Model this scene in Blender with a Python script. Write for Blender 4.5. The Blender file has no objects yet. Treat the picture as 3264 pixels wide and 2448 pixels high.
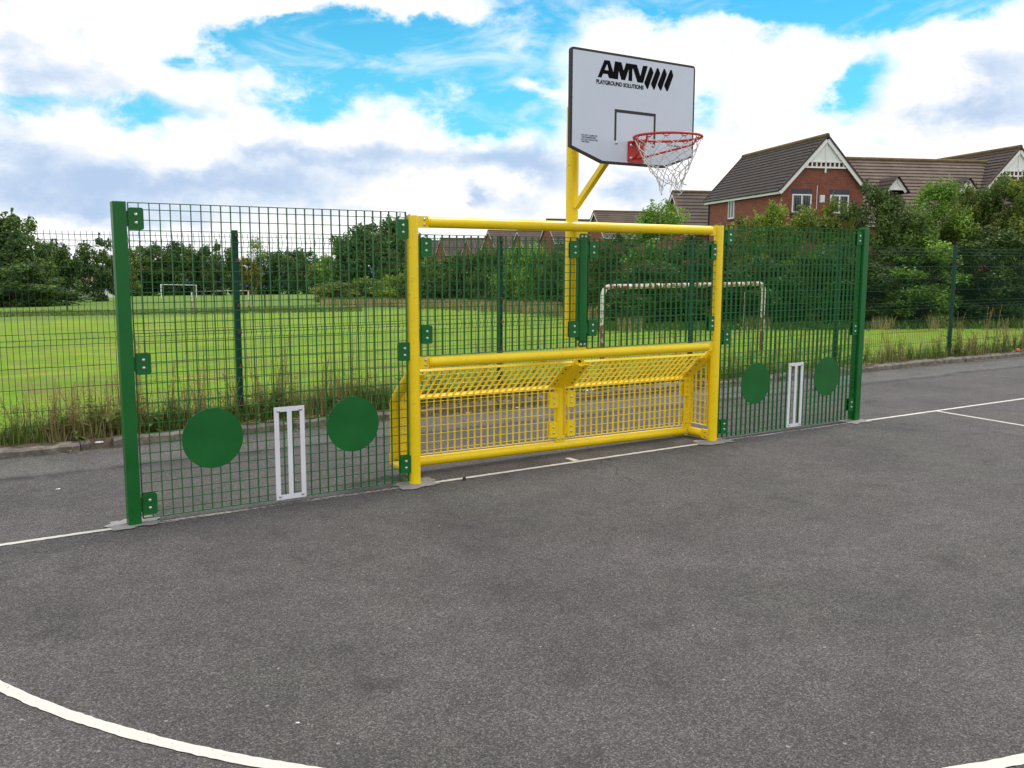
import bpy, bmesh, math, random
from mathutils import Vector, Matrix
random.seed(7)
R = random.random
def U(a, b): return a + (b - a) * R()
S = bpy.context.scene
COL = S.collection
PI = math.pi

# ------------------------------------------------------------------ camera
F, YAW, PIT, ROL = 2956.28, 0.5860, -0.1321, 0.0034
CAM = Vector((-3.6149, -6.948, 1.9014))
fw = Vector((math.sin(YAW)*math.cos(PIT), math.cos(YAW)*math.cos(PIT), math.sin(PIT)))
r0 = Vector((math.cos(YAW), -math.sin(YAW), 0)); u0 = r0.cross(fw)
rt = r0*math.cos(ROL) + u0*math.sin(ROL)
up = -r0*math.sin(ROL) + u0*math.cos(ROL)
cam = bpy.data.objects.new('camera', bpy.data.cameras.new('camera')); COL.objects.link(cam)
M = Matrix((rt, up, -fw)).transposed().to_4x4(); M.translation = CAM
cam.matrix_world = M
cam.data.sensor_width = 36; cam.data.lens = F*36/3264
cam.data.clip_start = 0.1; cam.data.clip_end = 6000
S.camera = cam
K = 3264/2212
def ray(x, y): return fw + rt*((x-1632)/F) - up*((y-1224)/F)      # full-size pixel -> direction with unit depth
def on_z(x, y, z=0.0):
    d = ray(x, y); return CAM + d*((z-CAM.z)/d.z)
def on_y(x, y, Y):
    d = ray(x, y); return CAM + d*((Y-CAM.y)/d.y)
def plane_z(Y): return -0.3 - 0.028*(Y+6.95)
def ground(X, Y):                                                # height of the grass field
    if Y <= 3.3: return 0.10
    pz = plane_z(Y)
    if Y < 13:
        t = (Y-3.3)/9.7; t = t*t*(3-2*t)*0.5 + t*0.5
        return 0.10 + (pz-0.10)*t
    return pz
def gp(xd, depth):                                               # ground point under a display column at a depth
    d = ray(xd*K, 830); p = CAM + d*depth
    return Vector((p.x, p.y, ground(p.x, p.y)))
def z_at(xd, yd, depth): return (CAM + ray(xd*K, yd*K)*depth).z

# ------------------------------------------------------------------ materials
def nodes(name):
    m = bpy.data.materials.new(name); m.use_nodes = True
    nt = m.node_tree; b = nt.nodes['Principled BSDF']
    return m, nt, b
def N(nt, t, **kw):
    n = nt.nodes.new(t)
    for k, v in kw.items():
        if k in n.inputs: n.inputs[k].default_value = v
        else: setattr(n, k, v)
    return n
def ramp(nt, fac, stops):
    r = nt.nodes.new('ShaderNodeValToRGB'); e = r.color_ramp.elements
    while len(e) < len(stops): e.new(0.5)
    for i, (p, c) in enumerate(stops):
        e[i].position = p; e[i].color = (*c, 1) if len(c) == 3 else c
    nt.links.new(fac, r.inputs[0]); return r
def mixc(nt, fac, a, b, mode='MIX'):
    n = nt.nodes.new('ShaderNodeMix'); n.data_type = 'RGBA'; n.blend_type = mode
    for i, v in ((0, fac), (6, a), (7, b)):
        if isinstance(v, (int, float)): n.inputs[i].default_value = v
        elif isinstance(v, tuple): n.inputs[i].default_value = (*v, 1)
        else: nt.links.new(v, n.inputs[i])
    return n.outputs[2]
def math_(nt, op, a, b=None, c=None, clamp=False):
    n = nt.nodes.new('ShaderNodeMath'); n.operation = op; n.use_clamp = clamp
    for i, v in enumerate((a, b, c)):
        if v is None: continue
        if isinstance(v, (int, float)): n.inputs[i].default_value = v
        else: nt.links.new(v, n.inputs[i])
    return n.outputs[0]
def objco(nt): return nt.nodes.new('ShaderNodeTexCoord').outputs['Object']
def noise(nt, co, scale, detail=4, rough=0.55):
    n = N(nt, 'ShaderNodeTexNoise', Scale=scale, Detail=detail, Roughness=rough)
    nt.links.new(co, n.inputs['Vector']); return n.outputs['Fac']
def bump(nt, b, h, strength, dist=0.01):
    n = N(nt, 'ShaderNodeBump', Strength=strength, Distance=dist)
    nt.links.new(h, n.inputs['Height']); nt.links.new(n.outputs[0], b.inputs['Normal'])

def paint(name, col, rough=0.38, var=0.16, metal=0.0, dirt=(0.10, 0.08, 0.05), dirtamt=0.12, bscale=260, bstr=0.06, scuff=0.0):
    m, nt, b = nodes(name); co = objco(nt)
    n1 = noise(nt, co, 3.0, 5); n2 = noise(nt, co, 70, 3)
    c = mixc(nt, ramp(nt, n1, [(0.35, (0, 0, 0)), (0.7, (1, 1, 1))]).outputs[0],
             tuple(x*(1-var) for x in col), tuple(min(1, x*(1+var*0.6)) for x in col))
    d = ramp(nt, n2, [(0.56, (0, 0, 0)), (0.74, (dirtamt,)*3)]).outputs[0]
    c = mixc(nt, d, c, dirt)
    if scuff:
        mp = N(nt, 'ShaderNodeMapping'); mp.inputs['Scale'].default_value = (1.0, 1.0, 2.5); nt.links.new(co, mp.inputs[0])
        sc = math_(nt, 'MULTIPLY', ramp(nt, noise(nt, mp.outputs[0], 9, 6, 0.75), [(0.60, (0, 0, 0)), (0.72, (1, 1, 1))]).outputs[0], scuff)
        c = mixc(nt, sc, c, dirt)
        rr = ramp(nt, n1, [(0.3, (rough*0.8,)*3), (0.7, (rough*1.5,)*3)]).outputs[0]; nt.links.new(rr, b.inputs['Roughness'])
    nt.links.new(c, b.inputs['Base Color'])
    b.inputs['Roughness'].default_value = rough; b.inputs['Metallic'].default_value = metal
    bump(nt, b, noise(nt, co, bscale, 2), bstr, 0.002)
    return m
GREEN = paint('green_powder_coat', (0.004, 0.132, 0.019), 0.36, dirtamt=0.04, scuff=0.10)
GREEN.node_tree.nodes['Principled BSDF'].inputs['Specular IOR Level'].default_value = 0.35
DGREEN = paint('dark_green_fence_coat', (0.004, 0.058, 0.036), 0.5)
DGREEN.node_tree.nodes['Principled BSDF'].inputs['Specular IOR Level'].default_value = 0.25
YELLOW = paint('yellow_powder_coat', (0.97, 0.70, 0.004), 0.27, var=0.05, dirt=(0.30, 0.19, 0.03), dirtamt=0.22, scuff=0.45)
WHITE = paint('white_panel', (0.78, 0.80, 0.84), 0.4, var=0.05, dirtamt=0.08, scuff=0.2)
BOARD = paint('backboard_laminate', (0.60, 0.675, 0.775), 0.32, var=0.03, dirtamt=0.03, bstr=0.02)
BLACK = paint('black_marking', (0.0015, 0.0015, 0.0015), 0.75, dirtamt=0.0)
BLACK.node_tree.nodes['Principled BSDF'].inputs['Specular IOR Level'].default_value = 0.12
EDGE = paint('dark_grey_edging', (0.020, 0.019, 0.019), 0.55)
RED = paint('red_ring_paint', (0.55, 0.022, 0.012), 0.35, dirtamt=0.1)
BLUETXT = paint('blue_lettering', (0.05, 0.07, 0.16), 0.5)
STEEL = paint('galvanised_bolt', (0.62, 0.62, 0.64), 0.28, metal=0.9, dirtamt=0.05)
RUSTBOLT = paint('rusty_clip', (0.16, 0.045, 0.025), 0.7)
CORD = paint('white_net_cord', (0.70, 0.66, 0.64), 0.8)
HOLE = paint('dark_hole', (0.012, 0.012, 0.012), 0.9)
UPVC = paint('white_upvc', (0.78, 0.79, 0.80), 0.35, var=0.04, dirtamt=0.03)
GUTTER = paint('black_gutter', (0.015, 0.015, 0.016), 0.4)
BLUEBRICK = paint('blue_brick_lintel', (0.055, 0.06, 0.085), 0.7, var=0.3)

def rusty():
    m, nt, b = nodes('rusty_white_paint'); co = objco(nt)
    n = noise(nt, co, 6, 6, 0.7)
    sep = nt.nodes.new('ShaderNodeSeparateXYZ'); nt.links.new(co, sep.inputs[0])
    # paint has worn off the lower half of the posts
    v = math_(nt, 'MULTIPLY_ADD', sep.outputs[2], -0.16, n)
    c = ramp(nt, v, [(0.44, (0.70, 0.70, 0.67)), (0.49, (0.55, 0.40, 0.30)), (0.55, (0.20, 0.060, 0.038))]).outputs[0]
    nt.links.new(c, b.inputs['Base Color']); b.inputs['Roughness'].default_value = 0.7
    bump(nt, b, n, 0.3, 0.01)
    return m
RUSTWHITE = rusty()

def asphalt():
    m, nt, b = nodes('worn_asphalt'); co = objco(nt)
    vor = N(nt, 'ShaderNodeTexVoronoi', Scale=150.0); nt.links.new(co, vor.inputs['Vector'])
    vorw = nt.nodes.new('ShaderNodeSeparateColor'); nt.links.new(vor.outputs['Color'], vorw.inputs[0])
    agg = ramp(nt, vorw.outputs[0], [(0.0, (0.046, 0.044, 0.044)), (0.45, (0.082, 0.079, 0.079)), (0.8, (0.115, 0.111, 0.110)), (1.0, (0.20, 0.195, 0.19))]).outputs[0]
    fine = noise(nt, co, 300, 3, 0.7)
    agg = mixc(nt, 0.7, agg, ramp(nt, fine, [(0.3, (0.45, 0.45, 0.45)), (0.7, (1.55, 1.52, 1.55))]).outputs[0], 'MULTIPLY')
    big = noise(nt, co, 0.8, 6, 0.62)
    c = mixc(nt, 1.0, agg, ramp(nt, big, [(0.32, (0.74, 0.74, 0.74)), (0.5, (0.96, 0.95, 0.94)), (0.70, (1.14, 1.14, 1.12))]).outputs[0], 'MULTIPLY')
    med = noise(nt, co, 4.5, 5, 0.65)
    c = mixc(nt, 0.8, c, ramp(nt, med, [(0.30, (0.80, 0.80, 0.80)), (0.5, (1.0, 1.0, 1.0)), (0.72, (1.10, 1.09, 1.08))]).outputs[0], 'MULTIPLY')
    # tint drift between warm violet and green grey
    tn = noise(nt, co, 0.55, 3)
    c = mixc(nt, 0.6, c, ramp(nt, tn, [(0.35, (1.05, 0.98, 1.05)), (0.65, (1.0, 1.02, 0.95))]).outputs[0], 'MULTIPLY')
    # older, paler strip of surfacing along the kerb with a dark joint
    sep = nt.nodes.new('ShaderNodeSeparateXYZ'); nt.links.new(co, sep.inputs[0])
    wob = math_(nt, 'MULTIPLY_ADD', noise(nt, co, 1.3, 4), 0.24, -0.12)
    yy = math_(nt, 'ADD', sep.outputs[1], wob)
    strip = math_(nt, 'MULTIPLY', math_(nt, 'SUBTRACT', yy, 2.06), 30, clamp=True)
    c = mixc(nt, math_(nt, 'MULTIPLY', strip, 0.75), c, mixc(nt, 1.0, c, (1.35, 1.42, 1.36), 'MULTIPLY'))
    joint = math_(nt, 'SUBTRACT', 1.0, math_(nt, 'MULTIPLY', math_(nt, 'ABSOLUTE', math_(nt, 'SUBTRACT', yy, 2.03)), 6), clamp=True)
    jn = math_(nt, 'MULTIPLY', joint, ramp(nt, noise(nt, co, 3.0, 4), [(0.4, (0.15, 0.15, 0.15)), (0.6, (0.70, 0.70, 0.70))]).outputs[0])
    c = mixc(nt, jn, c, (0.022, 0.022, 0.024))
    # oily stain patches
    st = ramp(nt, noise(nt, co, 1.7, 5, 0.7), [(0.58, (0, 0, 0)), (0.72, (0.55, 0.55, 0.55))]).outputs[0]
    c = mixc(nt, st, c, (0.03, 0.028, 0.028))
    vc = N(nt, 'ShaderNodeTexVoronoi', Scale=0.33); vc.feature = 'DISTANCE_TO_EDGE'
    wv = nt.nodes.new('ShaderNodeVectorMath'); wv.operation = 'MULTIPLY_ADD'
    wn = N(nt, 'ShaderNodeTexNoise', Scale=2.2, Detail=6.0, Roughness=0.65); nt.links.new(co, wn.inputs['Vector'])
    nt.links.new(wn.outputs['Color'], wv.inputs[0]); wv.inputs[1].default_value = (0.7, 0.7, 0); nt.links.new(co, wv.inputs[2]); nt.links.new(wv.outputs[0], vc.inputs['Vector'])
    crack = math_(nt, 'LESS_THAN', vc.outputs['Distance'], 0.0016)
    crack = math_(nt, 'MULTIPLY', crack, ramp(nt, noise(nt, co, 0.7, 3), [(0.52, (0, 0, 0)), (0.60, (0.6, 0.6, 0.6))]).outputs[0])
    c = mixc(nt, crack, c, (0.02, 0.02, 0.02))
    # scattered pale chips
    v2 = N(nt, 'ShaderNodeTexVoronoi', Scale=9.0); nt.links.new(co, v2.inputs['Vector'])
    chip = math_(nt, 'LESS_THAN', v2.outputs['Distance'], 0.07)
    s2 = nt.nodes.new('ShaderNodeSeparateColor'); nt.links.new(v2.outputs['Color'], s2.inputs[0])
    chip = math_(nt, 'MULTIPLY', chip, math_(nt, 'GREATER_THAN', s2.outputs[1], 0.72))
    c = mixc(nt, math_(nt, 'MULTIPLY', chip, 0.7), c, (0.36, 0.35, 0.33))
    nt.links.new(c, b.inputs['Base Color']); b.inputs['Roughness'].default_value = 0.88
    b.inputs['Specular IOR Level'].default_value = 0.3
    h = math_(nt, 'ADD', math_(nt, 'MULTIPLY', vor.outputs['Distance'], 1.0), fine)
    bump(nt, b, h, 0.55, 0.006)
    return m
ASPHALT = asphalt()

def line_paint():
    m, nt, b = nodes('worn_line_paint'); co = objco(nt)
    n = noise(nt, co, 55, 5, 0.7); n2 = noise(nt, co, 2.2, 3)
    c = mixc(nt, n, (0.48, 0.45, 0.41), (0.76, 0.73, 0.68))
    nt.links.new(c, b.inputs['Base Color']); b.inputs['Roughness'].default_value = 0.8
    w = math_(nt, 'ADD', n, math_(nt, 'MULTIPLY', n2, 0.28))
    a = math_(nt, 'MULTIPLY', math_(nt, 'SUBTRACT', w, 0.40), 18, clamp=True)
    nt.links.new(a, b.inputs['Alpha'])
    bump(nt, b, n, 0.3, 0.004)
    return m
LINE = line_paint()
def line_worn():
    m, nt, b = nodes('badly_worn_line_paint'); co = objco(nt)
    n = noise(nt, co, 30, 5, 0.7)
    mp = N(nt, 'ShaderNodeMapping'); mp.inputs['Scale'].default_value = (0.6, 30, 1)
    nt.links.new(co, mp.inputs[0]); n2 = noise(nt, mp.outputs[0], 2.4, 3)
    nt.links.new(mixc(nt, n, (0.36, 0.33, 0.30), (0.62, 0.58, 0.53)), b.inputs['Base Color'])
    b.inputs['Roughness'].default_value = 0.85
    w = math_(nt, 'ADD', math_(nt, 'MULTIPLY', n, 0.5), math_(nt, 'MULTIPLY', n2, 0.9))
    nt.links.new(math_(nt, 'MULTIPLY', math_(nt, 'SUBTRACT', w, 0.69), 14, clamp=True), b.inputs['Alpha'])
    return m
LINEWORN = line_worn()

def stone(name, a, bcol, scale=14, bs=0.5):
    m, nt, b = nodes(name); co = objco(nt)
    n = noise(nt, co, scale, 6, 0.7); n2 = noise(nt, co, 2, 4)
    c = mixc(nt, ramp(nt, n, [(0.3, (0, 0, 0)), (0.7, (1, 1, 1))]).outputs[0], a, bcol)
    c = mixc(nt, 0.6, c, ramp(nt, n2, [(0.35, (0.6, 0.6, 0.58)), (0.65, (1.1, 1.1, 1.1))]).outputs[0], 'MULTIPLY')
    nt.links.new(c, b.inputs['Base Color']); b.inputs['Roughness'].default_value = 0.92
    bump(nt, b, n, bs, 0.02)
    return m
CONCRETE = stone('pale_post_concrete', (0.22, 0.215, 0.215), (0.34, 0.335, 0.33), 30, 0.25)
KERB = stone('weathered_kerb_concrete', (0.085, 0.075, 0.062), (0.31, 0.28, 0.24), 9, 0.9)
SOIL = stone('dry_soil', (0.06, 0.045, 0.03), (0.16, 0.12, 0.08), 20, 1.0)
PEBBLE = stone('dark_stone', (0.02, 0.018, 0.017), (0.06, 0.055, 0.05), 40, 0.5)

def grass():
    m, nt, b = nodes('mown_grass'); co = objco(nt)
    n1 = noise(nt, co, 0.35, 6, 0.65); n2 = noise(nt, co, 9, 5, 0.7); n3 = noise(nt, co, 45, 3, 0.7)
    c = ramp(nt, n1, [(0.30, (0.120, 0.280, 0.008)), (0.5, (0.178, 0.355, 0.012)), (0.70, (0.262, 0.385, 0.035))]).outputs[0]
    c = mixc(nt, 0.75, c, ramp(nt, n2, [(0.3, (0.62, 0.68, 0.55)), (0.7, (1.32, 1.24, 1.25))]).outputs[0], 'MULTIPLY')
    c = mixc(nt, 0.6, c, ramp(nt, n3, [(0.3, (0.6, 0.62, 0.5)), (0.7, (1.35, 1.3, 1.3))]).outputs[0], 'MULTIPLY')
    n4 = noise(nt, co, 1.6, 6, 0.75)
    c = mixc(nt, 0.9, c, ramp(nt, n4, [(0.36, (0.74, 0.80, 0.70)), (0.5, (1.0, 1.0, 1.0)), (0.66, (1.30, 1.12, 1.25))]).outputs[0], 'MULTIPLY')
    # swathes of dry cuttings
    mp = N(nt, 'ShaderNodeMapping'); mp.inputs['Scale'].default_value = (0.8, 2.4, 1); mp.inputs['Rotation'].default_value = (0, 0, 0.5)
    nt.links.new(co, mp.inputs[0])
    d = math_(nt, 'ADD', math_(nt, 'MULTIPLY', noise(nt, mp.outputs[0], 1.6, 6, 0.7), 0.8), math_(nt, 'MULTIPLY', n2, 0.25))
    dm = ramp(nt, d, [(0.535, (0, 0, 0)), (0.59, (0.9, 0.9, 0.9))]).outputs[0]
    c = mixc(nt, dm, c, mixc(nt, n3, (0.15, 0.095, 0.04), (0.34, 0.235, 0.12)))
    # the second pitch beyond the strip of long grass is a duller, shorter green
    sep = nt.nodes.new('ShaderNodeSeparateXYZ'); nt.links.new(co, sep.inputs[0])
    far = math_(nt, 'MULTIPLY', math_(nt, 'SUBTRACT', sep.outputs[1], 62), 0.2, clamp=True)
    c = mixc(nt, math_(nt, 'MULTIPLY', far, 0.85), c, mixc(nt, n1, (0.105, 0.195, 0.034), (0.150, 0.228, 0.046)))
    nt.links.new(c, b.inputs['Base Color']); b.inputs['Roughness'].default_value = 0.9
    b.inputs['Specular IOR Level'].default_value = 0.15
    bump(nt, b, math_(nt, 'ADD', n2, n3), 0.7, 0.06)
    return m
GRASS = grass()

def leafmat(name, stops, trans=0.30, rough=0.5, usecol=True):
    m, nt, b = nodes(name)
    at = nt.nodes.new('ShaderNodeAttribute'); at.attribute_name = 'tint'
    oi = nt.nodes.new('ShaderNodeObjectInfo')
    c = ramp(nt, at.outputs['Fac'], stops).outputs[0]
    if usecol: c = mixc(nt, 1.0, c, oi.outputs['Color'], 'MULTIPLY')
    nt.links.new(c, b.inputs['Base Color']); b.inputs['Roughness'].default_value = rough
    b.inputs['Specular IOR Level'].default_value = 0.35
    t = nt.nodes.new('ShaderNodeBsdfTranslucent'); nt.links.new(c, t.inputs[0])
    mx = nt.nodes.new('ShaderNodeMixShader'); mx.inputs[0].default_value = trans
    nt.links.new(b.outputs[0], mx.inputs[1]); nt.links.new(t.outputs[0], mx.inputs[2])
    nt.links.new(mx.outputs[0], nt.nodes['Material Output'].inputs['Surface'])
    return m
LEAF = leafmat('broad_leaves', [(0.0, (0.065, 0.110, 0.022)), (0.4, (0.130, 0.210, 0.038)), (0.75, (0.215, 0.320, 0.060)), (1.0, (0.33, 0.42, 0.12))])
BLADE = leafmat('long_grass_blades', [(0.0, (0.055, 0.115, 0.018)), (0.35, (0.14, 0.22, 0.034)), (0.6, (0.28, 0.25, 0.10)), (1.0, (0.46, 0.36, 0.20))], 0.2, 0.7, False)
DOCK = leafmat('dock_seed_heads', [(0.0, (0.09, 0.18, 0.03)), (0.4, (0.25, 0.27, 0.07)), (0.7, (0.42, 0.27, 0.13)), (1.0, (0.42, 0.13, 0.07))], 0.15, 0.8, False)
BARK = stone('tree_bark', (0.035, 0.028, 0.02), (0.09, 0.075, 0.055), 12, 0.8)

def brick():
    m, nt, b = nodes('red_brickwork'); co = objco(nt)
    sep = nt.nodes.new('ShaderNodeSeparateXYZ'); nt.links.new(co, sep.inputs[0])
    cb = nt.nodes.new('ShaderNodeCombineXYZ')
    nt.links.new(math_(nt, 'ADD', sep.outputs[0], sep.outputs[1]), cb.inputs[0]); nt.links.new(sep.outputs[2], cb.inputs[1])
    br = N(nt, 'ShaderNodeTexBrick', Scale=1.0); nt.links.new(cb.outputs[0], br.inputs['Vector'])
    br.inputs['Color1'].default_value = (0.275, 0.072, 0.038, 1); br.inputs['Color2'].default_value = (0.18, 0.047, 0.030, 1)
    br.inputs['Mortar'].default_value = (0.22, 0.13, 0.10, 1)
    br.inputs['Brick Width'].default_value = 0.26; br.inputs['Row Height'].default_value = 0.087; br.inputs['Mortar Size'].default_value = 0.009
    n = noise(nt, co, 3.5, 5, 0.7)
    c = mixc(nt, 0.8, br.outputs['Color'], ramp(nt, n, [(0.3, (0.7, 0.7, 0.72)), (0.7, (1.2, 1.15, 1.1))]).outputs[0], 'MULTIPLY')
    sp = ramp(nt, noise(nt, cb.outputs[0], 7, 2), [(0.62, (0, 0, 0)), (0.68, (0.5, 0.5, 0.5))]).outputs[0]
    c = mixc(nt, sp, c, (0.07, 0.03, 0.028))
    nt.links.new(c, b.inputs['Base Color']); b.inputs['Roughness'].default_value = 0.85
    bump(nt, b, br.outputs['Fac'], -0.4, 0.01)
    return m
BRICK = brick()
def tiles():
    m, nt, b = nodes('brown_concrete_roof_tiles'); co = objco(nt)
    oi = nt.nodes.new('ShaderNodeObjectInfo')
    n = noise(nt, co, 5, 6, 0.75); n2 = noise(nt, co, 0.9, 4)
    c = mixc(nt, n, (0.066, 0.052, 0.047), (0.125, 0.101, 0.090))
    c = mixc(nt, 0.7, c, ramp(nt, n2, [(0.35, (0.75, 0.74, 0.74)), (0.65, (1.18, 1.16, 1.1))]).outputs[0], 'MULTIPLY')
    vor = N(nt, 'ShaderNodeTexVoronoi', Scale=3.2); nt.links.new(co, vor.inputs['Vector'])
    s = nt.nodes.new('ShaderNodeSeparateColor'); nt.links.new(vor.outputs['Color'], s.inputs[0])
    c = mixc(nt, 0.5, c, ramp(nt, s.outputs[0], [(0, (0.8, 0.8, 0.8)), (1, (1.2, 1.2, 1.2))]).outputs[0], 'MULTIPLY')
    c = mixc(nt, 1.0, c, oi.outputs['Color'], 'MULTIPLY')
    nt.links.new(c, b.inputs['Base Color']); b.inputs['Roughness'].default_value = 0.85
    bump(nt, b, n, 0.4, 0.02)
    return m
TILES = tiles()
LICHEN = stone('lichened_ridge_tiles', (0.10, 0.072, 0.045), (0.24, 0.17, 0.055), 6, 0.4)
def glass():
    m, nt, b = nodes('dark_window_glass'); co = objco(nt)
    sep = nt.nodes.new('ShaderNodeSeparateXYZ'); nt.links.new(co, sep.inputs[0])
    w = math_(nt, 'SINE', math_(nt, 'MULTIPLY', math_(nt, 'ADD', sep.outputs[0], sep.outputs[1]), 48))
    c = ramp(nt, w, [(0.35, (0.02, 0.022, 0.026)), (0.85, (0.17, 0.175, 0.19))]).outputs[0]     # vertical blinds behind the pane
    nt.links.new(c, b.inputs['Base Color']); b.inputs['Roughness'].default_value = 0.08
    return m
GLASS = glass()
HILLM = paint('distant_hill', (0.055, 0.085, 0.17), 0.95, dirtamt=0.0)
PAPER = paint('pale_litter', (0.75, 0.77, 0.80), 0.6)
ORANGE = paint('orange_plastic', (0.75, 0.15, 0.04), 0.5)
CAPBLUE = paint('blue_plastic', (0.02, 0.04, 0.42), 0.35)
YLEAF = paint('fallen_yellow_leaf', (0.62, 0.58, 0.10), 0.6)

# ------------------------------------------------------------------ mesh building
class MB:
    def __init__(s): s.v = []; s.f = []; s.t = []; s.sm = []
    def add(s, vs, fs, smooth=False, tint=0.5):
        o = len(s.v); s.v += [tuple(v) for v in vs]
        for f in fs: s.f.append(tuple(i+o for i in f)); s.sm.append(smooth); s.t.append(tint)
    def box(s, c, sz, ax=None):
        hx, hy, hz = sz[0]/2, sz[1]/2, sz[2]/2; c = Vector(c)
        A = ax or (Vector((1,0,0)), Vector((0,1,0)), Vector((0,0,1)))
        vs = [c + A[0]*(i*hx) + A[1]*(j*hy) + A[2]*(k*hz) for k in (-1,1) for j in (-1,1) for i in (-1,1)]
        s.add(vs, [(0,2,3,1),(4,5,7,6),(0,1,5,4),(2,6,7,3),(0,4,6,2),(1,3,7,5)])
        return s
    def span(s, x0, x1, y0, y1, z0, z1): return s.box(((x0+x1)/2,(y0+y1)/2,(z0+z1)/2), (x1-x0,y1-y0,z1-z0))
    def tube(s, pts, r, seg=12, caps=True, rad=None):
        pts = [Vector(p) for p in pts]; n = len(pts); rings = []
        up_ = None
        for i, p in enumerate(pts):
            t = (pts[min(i+1,n-1)] - pts[max(i-1,0)]).normalized()
            if up_ is None:
                up_ = Vector((0,0,1)) if abs(t.z) < 0.9 else Vector((1,0,0))
            a = t.cross(up_).normalized(); b = a.cross(t).normalized(); up_ = b
            k = 1.0
            if 0 < i < n-1:
                d1 = (pts[i]-pts[i-1]).normalized(); d2 = (pts[i+1]-pts[i]).normalized()
                k = 1/max(0.5, math.sqrt(max(0.0, (1+d1.dot(d2))/2)))
            rr = rad[i] if rad else r
            rings.append([p + a*(rr*math.cos(2*PI*j/seg)) + b*(rr*k*math.sin(2*PI*j/seg)) for j in range(seg)])
        vs = [v for g in rings for v in g]; fs = []
        for i in range(n-1):
            for j in range(seg):
                j2 = (j+1) % seg
                fs.append((i*seg+j, i*seg+j2, (i+1)*seg+j2, (i+1)*seg+j))
        s.add(vs, fs, True)
        if caps:
            s.add(rings[0], [tuple(range(seg))]); s.add(rings[-1], [tuple(reversed(range(seg)))])
        return s
    def prism(s, poly, y0, y1, frame=None):
        """polygon in (x,z), extruded in y from y0 (front) to y1; frame maps (x,y,z) to 3-D"""
        fr = frame or (lambda x, y, z: (x, y, z)); n = len(poly)
        a = [fr(x, y0, z) for x, z in poly]; b = [fr(x, y1, z) for x, z in poly]
        s.add(a, [tuple(range(n))]); s.add(b, [tuple(reversed(range(n)))])
        s.add(a+b, [(i, i+n, (i+1) % n + n, (i+1) % n) for i in range(n)])
        return s
    def build(s, name, mat, parent=None, loc=None, bevel=0):
        me = bpy.data.meshes.new(name); L = Vector(loc) if loc is not None else None
        off = Vector((0,0,0))
        if parent is not None: off = world_loc(parent)
        if L is not None: off = L
        me.from_pydata([Vector(v) - off for v in s.v], [], s.f)
        me.polygons.foreach_set('use_smooth', s.sm)
        if any(t != 0.5 for t in s.t):
            at = me.attributes.new('tint', 'FLOAT', 'FACE'); at.data.foreach_set('value', s.t)
        bm = bmesh.new(); bm.from_mesh(me)
        if len(s.f) < 60000: bmesh.ops.recalc_face_normals(bm, faces=bm.faces)
        bm.to_mesh(me); bm.free()
        me.materials.append(mat)
        o = bpy.data.objects.new(name, me); COL.objects.link(o)
        if parent is not None:
            o.parent = parent; o.location = off - world_loc(parent)
        else: o.location = off
        if bevel:
            bv = o.modifiers.new('bevel', 'BEVEL'); bv.width = bevel; bv.segments = 2; bv.limit_method = 'ANGLE'
        return o
def world_loc(o):
    p = Vector(o.location)
    while o.parent is not None:
        o = o.parent; p = p + Vector(o.location)
    return p
def thing(name, loc, label, cat, group=None, rz=0):
    o = bpy.data.objects.new(name, None); COL.objects.link(o); o.location = loc; o.rotation_euler = (0,0,rz)
    o.empty_display_size = 0.2
    tag(o, label, cat, group); return o
def tag(o, label, cat, group=None, kind=None):
    if label: o['label'] = label
    if cat: o['category'] = cat
    if group: o['group'] = group
    if kind: o['kind'] = kind
    return o
def struct(o, label=None, cat=None):
    o['kind'] = 'structure'
    if label: o['label'] = label
    if cat: o['category'] = cat
    return o
def copy_tree(o, parent=None):
    c = o.copy(); COL.objects.link(c)
    if parent is not None: c.parent = parent
    for ch in list(o.children): copy_tree(ch, c)
    return c
def roundrect(x0, x1, z0, z1, r, n=4):
    out = []
    for cx, cz, a0 in ((x1-r, z0+r, -90), (x1-r, z1-r, 0), (x0+r, z1-r, 90), (x0+r, z0+r, 180)):
        for i in range(n+1):
            a = math.radians(a0 + 90*i/n); out.append((cx + r*math.cos(a), cz + r*math.sin(a)))
    return out

# shared bolt mesh: washer and domed head, pointing to -Y
def dome(mb, c, r, d=Vector((0,-1,0)), h=0.75):
    a = d.orthogonal().normalized(); b = d.cross(a); seg = 12; c = Vector(c); vs = []; fs = []
    for i in range(4):
        t = i/4*PI/2
        for j in range(seg):
            q = 2*PI*j/seg
            vs.append(c + (a*math.cos(q)+b*math.sin(q))*(r*math.cos(t)) + d*(r*h*math.sin(t)))
    vs.append(c + d*(r*h))
    for i in range(3):
        for j in range(seg): fs.append((i*seg+j, i*seg+(j+1) % seg, (i+1)*seg+(j+1) % seg, (i+1)*seg+j))
    for j in range(seg): fs.append((3*seg+j, 3*seg+(j+1) % seg, 4*seg))
    mb.add(vs, fs, True)
def bolt_mesh(r, d=Vector((0,-1,0))):
    mb = MB(); dome(mb, (0,0,0), r, d)
    me = bpy.data.meshes.new('bolt'); me.from_pydata(mb.v, [], mb.f); me.polygons.foreach_set('use_smooth', mb.sm)
    me.materials.append(STEEL); return me
BOLT = bolt_mesh(0.0135)
def bolt(parent, p, me=None, name='bolt'):
    o = bpy.data.objects.new(name, me or BOLT); COL.objects.link(o)
    o.parent = parent; o.location = Vector(p) - world_loc(parent); return o

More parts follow.
